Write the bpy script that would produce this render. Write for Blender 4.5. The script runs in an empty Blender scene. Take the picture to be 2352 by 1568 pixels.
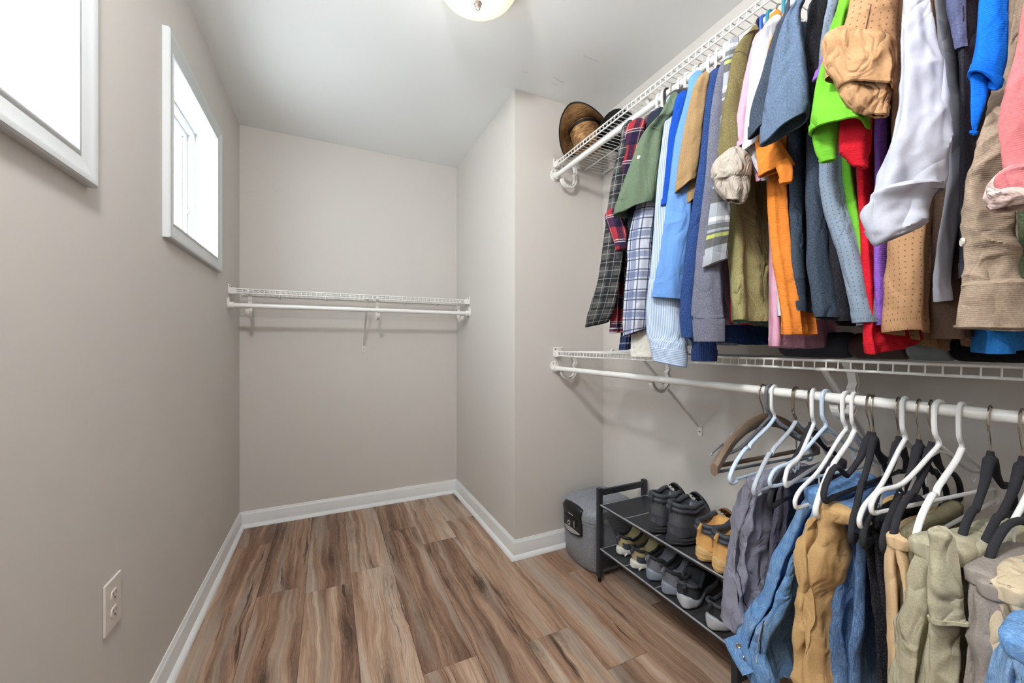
import bpy, bmesh, math, random
from mathutils import Vector, Matrix, noise
from mathutils.bvhtree import BVHTree

# ------------------------------------------------------------------ camera
FPX, CX, CY, CAM_H = 895.0, 1176.0, 790.0, 1.112
YAW = math.atan(423 / 895)
S_, C_ = math.sin(YAW), math.cos(YAW)
scene = bpy.context.scene
COL = scene.collection
cam_d = bpy.data.cameras.new('camera')
cam_d.sensor_width = 36.0
cam_d.lens = FPX / 2352 * 36.0
cam_d.shift_y = (CY - 784) / 2352
cam_d.clip_start = 0.02
cam = bpy.data.objects.new('camera', cam_d)
COL.objects.link(cam)
cam.location = (0, 0, CAM_H)
cam.rotation_euler = (math.pi / 2, 0, -YAW)
scene.camera = cam

# ------------------------------------------------------------------ world, light, exposure
scene.view_settings.view_transform = 'Standard'
scene.view_settings.look = 'None'
scene.view_settings.gamma = 1.0
scene.view_settings.use_curve_mapping = False
scene.view_settings.exposure = 0.86
cy = scene.cycles
cy.max_bounces, cy.diffuse_bounces, cy.glossy_bounces, cy.transmission_bounces, cy.transparent_max_bounces = 5, 4, 2, 3, 6
cy.adaptive_threshold = .05
cy.adaptive_min_samples = 24
cy.caustics_reflective = cy.caustics_refractive = False
world = bpy.data.worlds.new('overcast_sky')
scene.world = world
world.use_nodes = True
wb = world.node_tree.nodes['Background']
wb.inputs[0].default_value = (0.86, 0.94, 1.0, 1)
wb.inputs[1].default_value = 6.0

XL, XJ, XR = -0.484, 0.88, 1.453          # left wall, jog wall, closet wall
YF, YJ, YN = 2.84, 1.828, -1.55           # far wall, jog wall front, near wall
HC = 2.44
DOOR = (-0.12, 0.78, 2.05)                 # doorway in the near wall: x0, x1, height
WINS = [(0.487, 1.187), (1.622, 2.327)]   # casing outer extents along y
WZ = (1.46, 2.145)
CASW = 0.062


def portal(name, loc, rot, sx, sy):
    d = bpy.data.lights.new(name, 'AREA')
    d.shape = 'RECTANGLE'
    d.size, d.size_y = sx, sy
    d.cycles.is_portal = True
    o = bpy.data.objects.new(name, d)
    COL.objects.link(o)
    o.location = loc
    o.rotation_euler = rot
    return o


for i_, (a_, b_) in enumerate(WINS):
    portal('window_portal', (XL - 0.135, (a_ + b_) / 2, sum(WZ) / 2), (0, -math.pi / 2, 0), WZ[1] - WZ[0] - .12, b_ - a_ - .12)


# ------------------------------------------------------------------ projection helpers
def ray(u, v):
    a = (u - CX) / FPX
    return Vector((S_ + a * C_, C_ - a * S_, (CY - v) / FPX))


def onx(u, v, x):
    d = ray(u, v)
    return Vector((0, 0, CAM_H)) + d * (x / d.x)


def onz(u, v, z):
    d = ray(u, v)
    return Vector((0, 0, CAM_H)) + d * ((z - CAM_H) / d.z)


# ------------------------------------------------------------------ mesh helpers
class MB:
    def __init__(s):
        s.v, s.f, s.uv = [], [], []

    def add(s, vs, fs, uvs=None):
        b = len(s.v)
        s.v += [Vector(p) for p in vs]
        s.uv += list(uvs) if uvs else [(0, 0)] * len(vs)
        s.f += [tuple(i + b for i in f) for f in fs]
        return s

    def box(s, x0, x1, y0, y1, z0, z1):
        vs = [(x, y, z) for x in (x0, x1) for y in (y0, y1) for z in (z0, z1)]
        return s.add(vs, [(0, 1, 3, 2), (4, 6, 7, 5), (0, 4, 5, 1), (2, 3, 7, 6), (0, 2, 6, 4), (1, 5, 7, 3)],
                     [(p[0] + p[1], p[2]) for p in vs])

    def rings(s, R, closed=True, cap0=False, cap1=False, uv=None):
        n = len(R[0])
        vs, uvs, fs = [], [], []
        for j, r in enumerate(R):
            vs += r
            uvs += uv[j] if uv else [(0, 0)] * n
        for j in range(len(R) - 1):
            for i in range(n if closed else n - 1):
                k = (i + 1) % n
                fs.append((j * n + i, j * n + k, (j + 1) * n + k, (j + 1) * n + i))
        if cap0:
            fs.append(tuple(range(n - 1, -1, -1)))
        if cap1:
            m = (len(R) - 1) * n
            fs.append(tuple(range(m, m + n)))
        return s.add(vs, fs, uvs)

    def tube(s, pts, r, n=8, caps=True, closed=False, flat=1.0, up=None):
        P = [Vector(p) for p in pts]
        R = []
        last = None
        for i, p in enumerate(P):
            if closed:
                t = P[(i + 1) % len(P)] - P[i - 1]
            else:
                t = P[min(i + 1, len(P) - 1)] - P[max(i - 1, 0)]
            t.normalize()
            ref = up if up else (last if last else (Vector((0, 0, 1)) if abs(t.z) < .9 else Vector((1, 0, 0))))
            a = ref - t * ref.dot(t)
            if a.length < 1e-5:
                a = t.orthogonal()
            a.normalize()
            b = t.cross(a)
            last = a
            rr = r[i] if isinstance(r, (list, tuple)) else r
            R.append([p + (a * math.cos(q) * flat + b * math.sin(q)) * rr for q in [2 * math.pi * k / n for k in range(n)]])
        if closed:
            R.append(R[0])
        return s.rings(R, True, caps and not closed, caps and not closed)

    def cyl(s, p0, p1, r, n=16, r1=None):
        return s.tube([p0, p1], [r, r if r1 is None else r1], n)

    def lathe(s, prof, n=24, M=None):
        R = [[Vector((r * math.cos(2 * math.pi * k / n), r * math.sin(2 * math.pi * k / n), z)) for k in range(n)] for r, z in prof]
        if M:
            R = [[M @ p for p in r] for r in R]
        return s.rings(R, True, prof[0][0] > 1e-4, prof[-1][0] > 1e-4)

    def build(s, name, mat, parent=None, smooth=True, bevel=0, sub=0, kind=None, label=None, weld=False):
        me = bpy.data.meshes.new(name)
        off = parent_loc(parent)
        me.from_pydata([p - off for p in s.v], [], s.f)
        ul = me.uv_layers.new(name='UVMap')
        buf = []
        for poly in me.polygons:
            for vi in poly.vertices:
                buf += s.uv[vi]
        ul.data.foreach_set('uv', buf)
        if smooth:
            me.polygons.foreach_set('use_smooth', [True] * len(me.polygons))
        me.materials.append(mat)
        o = bpy.data.objects.new(name, me)
        COL.objects.link(o)
        if parent:
            o.parent = parent
        else:
            pass
        if bevel:
            m = o.modifiers.new('bevel', 'BEVEL')
            m.width = bevel
            m.segments = 2
            m.limit_method = 'ANGLE'
            m.angle_limit = math.radians(40)
        if sub:
            m = o.modifiers.new('sub', 'SUBSURF')
            m.levels = m.render_levels = sub
        if kind:
            o['kind'] = kind
        if label:
            o['label'] = label
        if smooth and not sub:
            try:
                me.set_sharp_from_angle(angle=math.radians(42 if not bevel else 60))
            except Exception:
                pass
        return o


def parent_loc(p):
    v = Vector((0, 0, 0))
    while p:
        v = v + p.location
        p = p.parent
    return v


def tag(o, label, cat, group=None, kind=None):
    o['label'] = label
    o['category'] = cat
    if group:
        o['group'] = group
    if kind:
        o['kind'] = kind
    return o


def thing(name, label, cat, loc, group=None):
    o = bpy.data.objects.new(name, None)
    o.empty_display_size = .05
    COL.objects.link(o)
    o.location = loc
    return tag(o, label, cat, group)


def struct(name, loc=(0, 0, 0)):
    o = bpy.data.objects.new(name, None)
    COL.objects.link(o)
    o.location = loc
    o['kind'] = 'structure'
    return o


# ------------------------------------------------------------------ materials
def srgb(r, g, b):
    f = lambda c: (c / 255) / 12.92 if c <= 10 else (((c / 255) + .055) / 1.055) ** 2.4
    return (f(r), f(g), f(b), 1)


class NT:
    def __init__(s, name):
        s.m = bpy.data.materials.new(name)
        s.m.use_nodes = True
        s.t = s.m.node_tree
        s.b = s.t.nodes['Principled BSDF']

    def n(s, typ, props=None, **inp):
        nd = s.t.nodes.new('ShaderNode' + typ)
        for k, v in (props or {}).items():
            setattr(nd, k, v)
        for k, v in inp.items():
            key = int(k[1:]) if k[0] == 'i' and k[1:].isdigit() else k
            s.set(nd.inputs[key], v)
        return nd

    def set(s, sock, v):
        if isinstance(v, bpy.types.NodeSocket):
            s.t.links.new(v, sock)
        else:
            sock.default_value = v

    def math(s, op, a, b=0.0, c=0.0):
        return s.n('Math', {'operation': op}, i0=a, i1=b, i2=c).outputs[0]

    def mix(s, f, a, b, mode='MIX'):
        nd = s.n('Mix', {'data_type': 'RGBA', 'blend_type': mode})
        s.set(nd.inputs[0], f)
        s.set(nd.inputs[6], a)
        s.set(nd.inputs[7], b)
        return nd.outputs[2]

    def ramp(s, f, stops):
        nd = s.n('ValToRGB')
        e = nd.color_ramp.elements
        while len(e) < len(stops):
            e.new(.5)
        for el, (p, c) in zip(e, stops):
            el.position = p
            el.color = c if len(c) == 4 else (*c, 1)
        s.set(nd.inputs[0], f)
        return nd.outputs[0]

    def noise(s, vec, scale, detail=3, rough=.5, dist=0.0):
        nd = s.n('TexNoise', Scale=scale, Detail=detail, Roughness=rough, Distortion=dist)
        if vec is not None:
            s.set(nd.inputs['Vector'], vec)
        return nd.outputs[0]

    def obj(s):
        return s.n('TexCoord').outputs['Object']

    def uv(s):
        return s.n('TexCoord').outputs['UV']

    def scale(s, vec, sc):
        return s.n('Mapping', None, Vector=vec, Scale=sc).outputs[0]

    def bump(s, h, strength=.3, dist=.002, chain=None):
        nd = s.n('Bump', None, Strength=strength, Distance=dist, Height=h)
        if chain is not None:
            s.set(nd.inputs['Normal'], chain)
        s.set(s.b.inputs['Normal'], nd.outputs[0])
        return nd.outputs[0]

    def fin(s, col, rough=.6, spec=.5, metal=0.0, **kw):
        s.set(s.b.inputs['Base Color'], col)
        s.set(s.b.inputs['Roughness'], rough)
        s.b.inputs['Specular IOR Level'].default_value = spec
        s.b.inputs['Metallic'].default_value = metal
        return s.m


def m_paint(name, c, rough=.7, bump=.12, var=.03):
    n = NT(name)
    o = n.obj()
    a = n.noise(o, 2.0, 2)
    col = n.mix(n.math('MULTIPLY', a, var * 2), c, tuple(x * .8 for x in c[:3]) + (1,))
    return n.fin(col, rough, .3)


def m_plain(name, c, rough=.5, spec=.5, metal=0.0, noise_=0.0, nscale=60, bump=0.0, bscale=300):
    n = NT(name)
    col = c
    if noise_:
        a = n.noise(n.obj(), nscale, 4, .6)
        col = n.mix(a, tuple(x * (1 - noise_) for x in c[:3]) + (1,), tuple(min(1, x * (1 + noise_)) for x in c[:3]) + (1,))
    if bump:
        n.bump(n.noise(n.obj(), bscale, 3), bump, .001)
    return n.fin(col, rough, spec, metal)


M_WALL = m_paint('wall_paint', srgb(207, 202, 196), .75)
M_CEIL = m_paint('ceiling_paint', srgb(238, 239, 238), .85, .3)
M_TRIM = m_paint('trim_paint', srgb(232, 233, 233), .35, .02, .01)
M_CASING_SHADED = m_paint('casing_shaded_paint', srgb(206, 209, 210), .35, .02, .01)  # trim white greyed: the casing's shade is put into its colour
M_WHITE = m_plain('white_vinyl_wire', srgb(232, 230, 226), .35)
M_PLASTIC = m_plain('white_plastic', srgb(232, 229, 224), .4)
M_OUTLET = m_plain('outlet_plastic', srgb(222, 214, 206), .4)
M_DARKHOLE = m_plain('dark_hole', srgb(40, 36, 34), .8)
M_SCREW = m_plain('screw_metal', srgb(150, 148, 145), .3, metal=.9)
M_BRUSHED = m_plain('brushed_nickel', srgb(165, 155, 148), .35, metal=.9)


def m_wood_floor():
    n = NT('vinyl_plank')
    info = n.n('ObjectInfo').outputs['Random']
    off = n.n('CombineXYZ', None, X=n.math('MULTIPLY', info, 37.0), Y=n.math('MULTIPLY', info, 91.0), Z=n.math('MULTIPLY', info, 13.0)).outputs[0]
    p = n.n('VectorMath', {'operation': 'ADD'}, i0=n.obj(), i1=off).outputs[0]
    wig = n.noise(n.scale(p, (5, 2.2, 1)), 1.0, 3, .5)
    wv = n.n('CombineXYZ', None, X=n.math('MULTIPLY', n.math('SUBTRACT', wig, .5), .085)).outputs[0]
    q = n.n('VectorMath', {'operation': 'ADD'}, i0=p, i1=wv).outputs[0]
    band = n.noise(n.scale(q, (17, .9, 1)), 1.0, 3, .55)
    mid = n.noise(n.scale(q, (62, 1.5, 1)), 1.0, 4, .65)
    fine = n.noise(n.scale(q, (330, 9, 1)), 1.0, 3, .7)
    pore = n.noise(n.scale(q, (420, 26, 1)), 1.0, 2, .6)
    a = n.math('ADD', n.math('MULTIPLY', band, .62), n.math('MULTIPLY', mid, .38))
    a = n.math('ADD', a, n.math('MULTIPLY', n.math('SUBTRACT', info, .5), .16))
    col = n.ramp(a, [(.28, srgb(82, 60, 48)), (.40, srgb(130, 100, 82)), (.48, srgb(164, 132, 110)), (.56, srgb(190, 160, 136)), (.64, srgb(208, 186, 166)), (.76, srgb(220, 206, 192))])
    warm = n.noise(n.scale(q, (9, .7, 1)), 1.0, 2)
    col = n.mix(n.math('MULTIPLY', n.math('SUBTRACT', warm, .42), 1.1), col, srgb(158, 112, 82), 'MIX')
    col = n.mix(n.math('MULTIPLY', n.math('SUBTRACT', .60, fine), 1.5), col, srgb(66, 46, 36))
    gr = n.noise(n.scale(q, (13, .8, 1)), 1.0, 2)
    col = n.mix(n.ramp(gr, [(.50, (0, 0, 0)), (.66, (.75, .75, .75))]), col, n.mix(mid, srgb(128, 112, 100), srgb(206, 192, 178)))
    # cracks and knots
    cr = n.noise(n.scale(q, (30, 1.3, 1)), 1.0, 5, .66)
    cm = n.ramp(cr, [(.0, (1, 1, 1)), (.33, (1, 1, 1)), (.385, (0, 0, 0)), (1, (0, 0, 0))])
    col = n.mix(n.math('MULTIPLY', cm, .85), col, srgb(54, 37, 29))
    vo = n.n('TexVoronoi', {'feature': 'F1'}, Vector=n.scale(q, (6.5, 2.0, 1)), Scale=1.0, Randomness=1.0).outputs[0]
    kd = n.math('ADD', vo, n.math('MULTIPLY', n.math('SUBTRACT', mid, .5), .22))
    km = n.ramp(kd, [(.0, (1, 1, 1)), (.05, (1, 1, 1)), (.17, (.25, .25, .25)), (.30, (0, 0, 0))])
    col = n.mix(n.math('MULTIPLY', km, .85), col, srgb(58, 40, 32))
    rg = n.math('SINE', n.math('MULTIPLY', kd, 120.0))
    rm = n.math('MULTIPLY', n.ramp(kd, [(.08, (1, 1, 1)), (.34, (0, 0, 0))]), n.math('MAXIMUM', rg, 0.0))
    col = n.mix(n.math('MULTIPLY', rm, .4), col, srgb(76, 54, 42))
    col = n.mix(n.math('MULTIPLY', n.math('SUBTRACT', pore, .5), .9), col, srgb(206, 184, 160))
    n.bump(n.math('ADD', fine, n.math('MULTIPLY', pore, .6)), .25, .0008)
    return n.fin(col, n.math('MULTIPLY_ADD', fine, .2, .42), .35)


M_FLOOR = m_wood_floor()
M_SUBFLOOR = m_plain('dark_subfloor', srgb(60, 44, 36), .9)  # one even dark colour, showing in the gaps between planks


def m_glass():
    n = NT('window_glass')
    t = n.n('BsdfTransparent', None, Color=(.95, .97, .97, 1)).outputs[0]
    g = n.n('BsdfGlossy', None, Roughness=.02).outputs[0]
    fr = n.n('Fresnel', None, IOR=1.45).outputs[0]
    bf = n.n('NewGeometry').outputs['Backfacing']
    fr = n.math('MULTIPLY', fr, n.math('SUBTRACT', 1.0, bf))
    mx = n.n('MixShader', None, i0=fr, i1=t, i2=g).outputs[0]
    n.t.links.new(mx, n.t.nodes['Material Output'].inputs[0])
    return n.m


M_GLASS = m_glass()


def fabric(name, c, heather=.18, hscale=330, rib=None, stripes=None, wr=.5, dots=None, denim=None, rough=.9, sheen=0.0, wrs=14, gain=.86):
    """cloth: weave noise, optional ribs, printed/woven stripes given in metres on the UV map"""
    n = NT(name)
    uv = n.uv()
    sp = n.n('SeparateXYZ', None, Vector=uv)
    U, V = sp.outputs[0], sp.outputs[1]
    col = c
    if stripes:
        for ax, per, off, wd, sc, al in stripes:
            co = U if ax == 'u' else V
            fr = n.math('FRACT', n.math('MULTIPLY_ADD', co, 1 / per, off))
            k = n.math('LESS_THAN', fr, wd)
            col = n.mix(n.math('MULTIPLY', k, al), col, sc)
    if denim:
        st = n.noise(n.scale(uv, (700, 60, 1)), 1.0, 2, .6)
        col = n.mix(n.math('MULTIPLY', n.math('SUBTRACT', st, .38), 1.6), col, denim)
        pt = n.noise(n.scale(uv, (6, 9, 1)), 1.0, 3, .6)
        col = n.mix(n.math('MULTIPLY', n.math('SUBTRACT', pt, .47), 2.0), col, denim)
    h = n.noise(n.scale(uv, (1, 1, 1)), hscale, 3, .7)
    dk = tuple(x * (1 - heather * 1.6) for x in c[:3]) + (1,)
    fac = n.math('MULTIPLY', n.math('SUBTRACT', .62, h), 3.2 * min(1, heather * 2.4))
    fac = n.math('MAXIMUM', fac, 0.0)
    col = n.mix(fac, col, n.mix(1.0, col, (.35, .35, .38, 1), 'MULTIPLY'))
    lt = n.math('MAXIMUM', n.math('MULTIPLY', n.math('SUBTRACT', h, .56), heather * 1.4), 0.0)
    col = n.mix(lt, col, (.9, .9, .9, 1))
    if dots:
        p = n.scale(uv, (1 / dots, 1 / dots, 1))
        d = n.n('TexVoronoi', {'feature': 'F1'}, Vector=p, Scale=1.0, Randomness=0.0).outputs[0]
        k = n.math('LESS_THAN', d, .13)
        col = n.mix(n.math('MULTIPLY', k, .75), col, tuple(x * .25 for x in c[:3]) + (1,))
    col = n.mix(1.0, col, (gain, gain, gain, 1), 'MULTIPLY')
    big = n.noise(n.scale(n.obj(), (1, 1, .62)), wrs, 2, .5, 1.2)
    cre = n.math('ABSOLUTE', n.math('SUBTRACT', big, .5))
    nb = n.n('Bump', None, Strength=min(1, wr * 1.2), Distance=.022, Height=cre).outputs[0]
    if rib:
        ax, per, dep = rib
        co = U if ax == 'u' else V
        w = n.math('SINE', n.math('MULTIPLY', co, 2 * math.pi / per))
        col = n.mix(n.math('MULTIPLY', n.math('MULTIPLY_ADD', w, -.5, .5), dep * .45), col, n.mix(1.0, col, (.3, .3, .32, 1), 'MULTIPLY'))
        nb = n.n('Bump', None, Strength=dep * .55, Distance=.0008, Height=w, Normal=nb).outputs[0]
    n.set(n.b.inputs['Normal'], nb)
    n.b.inputs['Sheen Weight'].default_value = sheen
    n.b.inputs['Sheen Roughness'].default_value = .5
    return n.fin(col, rough, .15)
# ------------------------------------------------------------------ floor
fl = struct('floor')
MB().box(XL - .05, XR + .05, YN - .1, YF + .05, -.03, -.004).build('subfloor', M_SUBFLOOR, fl, False)
PW = .191
JOINTS = {-3: [1.62], -2: [2.55, 1.455, .36], -1: [2.03, .935], 0: [1.965, .87], 1: [2.045, .95], 2: [2.40, 1.313, .22], 3: [2.17, 1.075],
          4: [2.39, 1.29, .195], 5: [2.06, 1.064], 6: [1.6, .51], 7: [1.25, .15]}
rp = random.Random(4)
for k in range(-3, 8):
    x0 = .099 - PW + PW * k
    x1 = x0 + PW
    x0, x1 = max(x0, XL - .02), min(x1, XR + .02)
    if x1 - x0 < .02:
        continue
    js = sorted(JOINTS.get(k, [1.0]), reverse=True)
    js = [YF + .02] + js
    while js[-1] > YN:
        js.append(js[-1] - 1.095)
    for a, b in zip(js[1:], js[:-1]):
        a = max(a, YN - .05)
        if b <= a:
            continue
        ctr = Vector(((x0 + x1) / 2, (a + b) / 2, 0))
        mb = MB().box(x0 + .0004, x1 - .0004, a + .0004, b - .0004, -.006, rp.uniform(-.0003, .0002))
        mb.v = [p - ctr for p in mb.v]
        o = mb.build('plank', M_FLOOR, fl, False, bevel=.0007)
        o.location = ctr

# ------------------------------------------------------------------ walls and ceiling
mb = MB()
T = .14
zb, zt = WZ[0] + CASW - .01, WZ[1] - CASW + .01
mb.box(XL - T, XL, YN - .1, YF + .1, 0, zb).box(XL - T, XL, YN - .1, YF + .1, zt, HC)
ys = [YN - .1]
for a, b in WINS:
    ys += [a + CASW - .01, b - CASW + .01]
ys.append(YF + .1)
for a, b in zip(ys[0::2], ys[1::2]):
    mb.box(XL - T, XL, a, b, zb, zt)
mb.build('wall_left', M_WALL, None, False, kind='structure')
MB().box(XL, XJ + .12, YF, YF + .1, 0, HC).build('wall_far', M_WALL, None, False, kind='structure')
MB().box(XJ, XJ + .12, YJ, YF, 0, HC).box(XJ + .12, XR + .12, YJ, YJ + .12, 0, HC).build('wall_jog', M_WALL, None, False, kind='structure')
MB().box(XR, XR + .12, YN - .1, YJ, 0, HC).build('wall_closet', M_WALL, None, False, kind='structure')
MB().box(XL, DOOR[0], YN - .1, YN, 0, HC).box(DOOR[1], XR, YN - .1, YN, 0, HC).box(DOOR[0], DOOR[1], YN - .1, YN, DOOR[2], HC) \
    .build('wall_near', M_WALL, None, False, kind='structure')
dr_ = struct('door_1', (DOOR[0], YN, 0))
MB().box(DOOR[0], DOOR[1], YN - .06, YN - .022, .005, DOOR[2]).build('slab', M_TRIM, dr_, False)
for z0_, z1_ in ((.15, .85), (1.0, 1.92)):
    for x0_, x1_ in ((DOOR[0] + .12, sum(DOOR[:2]) / 2 - .05), (sum(DOOR[:2]) / 2 + .05, DOOR[1] - .12)):
        MB().box(x0_, x1_, YN - .022, YN - .014, z0_, z1_).build('panel', M_TRIM, dr_, False, bevel=.006)
MB().lathe([(0, 0), (.028, 0), (.028, .006), (.012, .01), (.012, .035), (.026, .045), (.028, .06), (.018, .07), (0, .071)], 20, Matrix.Translation((DOOR[1] - .07, YN - .022, .95)) @ Matrix.Rotation(-math.pi / 2, 4, 'X')).build('knob', M_BRUSHED, dr_)
MB().box(XL - T, XR + .12, YN - .1, YF + .1, HC, HC + .1).build('ceiling', M_CEIL, None, False, kind='structure')
# ceiling scuffs
M_SCUFF = m_plain('scuff_mark', srgb(150, 147, 143), .8)


# ------------------------------------------------------------------ baseboards
def sweep_profile(path, prof, normals):
    """path: plan points, prof: (out, z) list, normals: per-point mitre offset (x,y)"""
    R = [[Vector((p[0] + n_[0] * o, p[1] + n_[1] * o, z)) for o, z in prof] for p, n_ in zip(path, normals)]
    return MB().rings(R, True, True, True)


BB = [(-.001, 0), (.030, 0), (.029, .006), (.024, .014), (.015, .019), (.013, .020), (.0125, .068), (.011, .072), (.0115, .076),
      (.009, .082), (.0055, .086), (.005, .091), (.003, .094), (-.001, .094)]
sweep_profile([(XL, YN), (XL, YF)], BB, [(1, 0), (1, -1)]).build('baseboard_left', M_TRIM, None, True, kind='structure')
sweep_profile([(XL, YF), (XJ, YF)], BB, [(1, -1), (-1, -1)]).build('baseboard_far', M_TRIM, None, True, kind='structure')
sweep_profile([(XJ, YF), (XJ, YJ)], BB, [(-1, -1), (-1, -1)]).build('baseboard_jog', M_TRIM, None, True, kind='structure')
sweep_profile([(XJ, YJ), (XR, YJ)], BB, [(-1, -1), (-1, -1)]).build('baseboard_front', M_TRIM, None, True, kind='structure')
sweep_profile([(XR, YJ), (XR, YN)], BB, [(-1, -1), (-1, 0)]).build('baseboard_closet', M_TRIM, None, True, kind='structure')

# ------------------------------------------------------------------ windows
CAS = [(0, 0), (0, .016), (.004, .020), (.012, .020), (.020, .017), (.040, .014), (.050, .011), (.055, .0135), (.060, .0135), (.062, .011), (.062, 0)]


def window(idx, y0, y1, z0, z1):
    w = struct('window_%d' % idx, (XL, (y0 + y1) / 2, z0))
    w['label'] = ['square white window nearest the camera on the left wall', 'square white window beside the far corner of the left wall'][idx - 1]
    cor = [(y0, z0, 1, 1), (y1, z0, -1, 1), (y1, z1, -1, -1), (y0, z1, 1, -1)]
    for i in range(4):
        R = []
        for (y, z, sy, sz) in (cor[i], cor[(i + 1) % 4]):
            R.append([Vector((XL + t, y + sy * d, z + sz * d)) for d, t in CAS])
        MB().rings(R, True, True, True).build('casing', M_CASING_SHADED, w, True)
    a, b, c, d = y0 + CASW - .004, y1 - CASW + .004, z0 + CASW - .004, z1 - CASW + .004
    for bx in ((a - .006, a, c, d), (b, b + .006, c, d), (a, b, c - .006, c), (a, b, d, d + .006)):
        MB().box(XL - .14, XL + .006, *bx).build('jamb', M_TRIM, w, False)
    # outer frame and sash
    for (x0, x1, in0, in1) in ((XL - .098, XL - .074, 0, .018), (XL - .135, XL - .098, 0, .034)):
        fr = MB()
        fr.box(x0, x1, a + in0, a + in1, c, d).box(x0, x1, b - in1, b - in0, c, d)
        fr.box(x0, x1, a + in1, b - in1, c, c + in1).box(x0, x1, a + in1, b - in1, d - in1, d)
        fr.build('frame' if in1 < .03 else 'sash', M_TRIM, w, False, bevel=.002)
    ym = (a + b) / 2
    zm = (c + d) / 2
    st = MB().box(XL - .126, XL - .112, a + .034, a + .046, c + .034, d - .034).box(XL - .126, XL - .112, b - .046, b - .034, c + .034, d - .034)
    st.build('glazing_bead', M_TRIM, w, False)
    MB().box(XL - .121, XL - .117, a + .03, b - .03, c + .03, d - .03).build('pane', M_GLASS, w, False)
    MB().tube([(XL - .098, b - .03, c + .19), (XL - .088, b - .028, c + .21), (XL - .080, b - .03, c + .25)], .005, 8).build('latch', M_TRIM, w)


for i, (a, b) in enumerate(WINS):
    window(i + 1, a, b, *WZ)

# ------------------------------------------------------------------ ceiling lamp in view, plus an added one above the camera
def m_lampglass():
    n = NT('lamp_glass')
    lw = n.n('LayerWeight', None, Blend=.4).outputs[1]
    c = n.mix(lw, (1.0, .84, .50, 1), (1.0, .70, .34, 1))
    e = n.fin((.85, .72, .48, 1), .25, .5)
    n.set(n.b.inputs['Emission Color'], c)
    n.b.inputs['Emission Strength'].default_value = .62
    return e


M_LAMP = m_lampglass()


def lamp(x, y, label, power):
    t = thing('ceiling_lamp', label, 'lamp', (x, y, HC), 'flush ceiling lamps')
    M = Matrix.Translation((x, y, HC))
    MB().lathe([(.0, 0), (.15, 0), (.152, -.008), (.146, -.022), (.12, -.03), (0, -.03)], 40, M).build('base_plate', M_BRUSHED, t)
    prof = [(.148, -.022), (.150, -.030), (.146, -.045), (.133, -.065), (.110, -.085), (.078, -.101), (.04, -.110), (.012, -.112), (0.0, -.112)]
    MB().lathe(prof, 48, M).build('glass_bowl', M_LAMP, t)
    MB().lathe([(0, -.108), (.013, -.109), (.015, -.114), (.011, -.118), (.012, -.122), (.008, -.127), (.009, -.131), (.005, -.136), (0, -.137)], 20, M).build('finial', M_BRUSHED, t)
    ld = bpy.data.lights.new('lamp_bulb', 'POINT')
    ld.energy = power
    ld.color = (.97, .98, 1.0)
    ld.shadow_soft_size = .07
    lo = bpy.data.objects.new('lamp_bulb', ld)
    COL.objects.link(lo)
    lo.parent = t
    lo.location = (0, 0, -.22)


lamp(.484, 1.31, 'round frosted glass flush lamp on the ceiling in view', .8)
lamp(-.17, .28, 'added fill lamp of round frosted glass, unseen above the camera', 34)  # added lamp, out of frame, there to brighten the room

# ------------------------------------------------------------------ outlet
p0, p1 = onx(235, 1425, XL), onx(273, 1380, XL)
oy0, oz1 = onx(235, 1350, XL).y, onx(235, 1350, XL).z
oy0, oy1 = p0.y, p1.y
oz0, oz1 = onx(235, 1468, XL).z, onx(235, 1349, XL).z
ot = thing('wall_outlet', 'beige duplex power outlet low on the left wall', 'outlet', (XL, (oy0 + oy1) / 2, oz0))
MB().box(XL, XL + .0055, oy0, oy1, oz0, oz1).build('cover_plate', M_OUTLET, ot, False, bevel=.002)
ym = (oy0 + oy1) / 2
for zc in (oz0 + (oz1 - oz0) * .33, oz0 + (oz1 - oz0) * .67):
    prof = []
    ring = []
    for k in range(24):
        q = 2 * math.pi * k / 24
        yy, zz = .0165 * math.cos(q), max(-.0125, min(.0125, .0165 * math.sin(q)))
        ring.append((yy, zz))
    rr = MB().rings([[Vector((XL + .005, ym + a, zc + b)) for a, b in ring], [Vector((XL + .0075, ym + a * .97, zc + b * .97)) for a, b in ring]], True, False, True)
    r_ = rr.build('receptacle', M_OUTLET, ot)
    MB().box(XL + .0068, XL + .0078, ym - .0075, ym - .0055, zc - .001, zc + .008).build('slot', M_DARKHOLE, r_, False)
    MB().box(XL + .0068, XL + .0078, ym + .0050, ym + .0070, zc - .001, zc + .007).build('slot', M_DARKHOLE, r_, False)
    MB().cyl((XL + .0068, ym, zc - .0075), (XL + .0078, ym, zc - .0075), .0028, 10).build('slot', M_DARKHOLE, r_)
MB().cyl((XL + .005, ym, (oz0 + oz1) / 2), (XL + .0065, ym, (oz0 + oz1) / 2), .003, 10).build('screw', M_OUTLET, ot)

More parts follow.
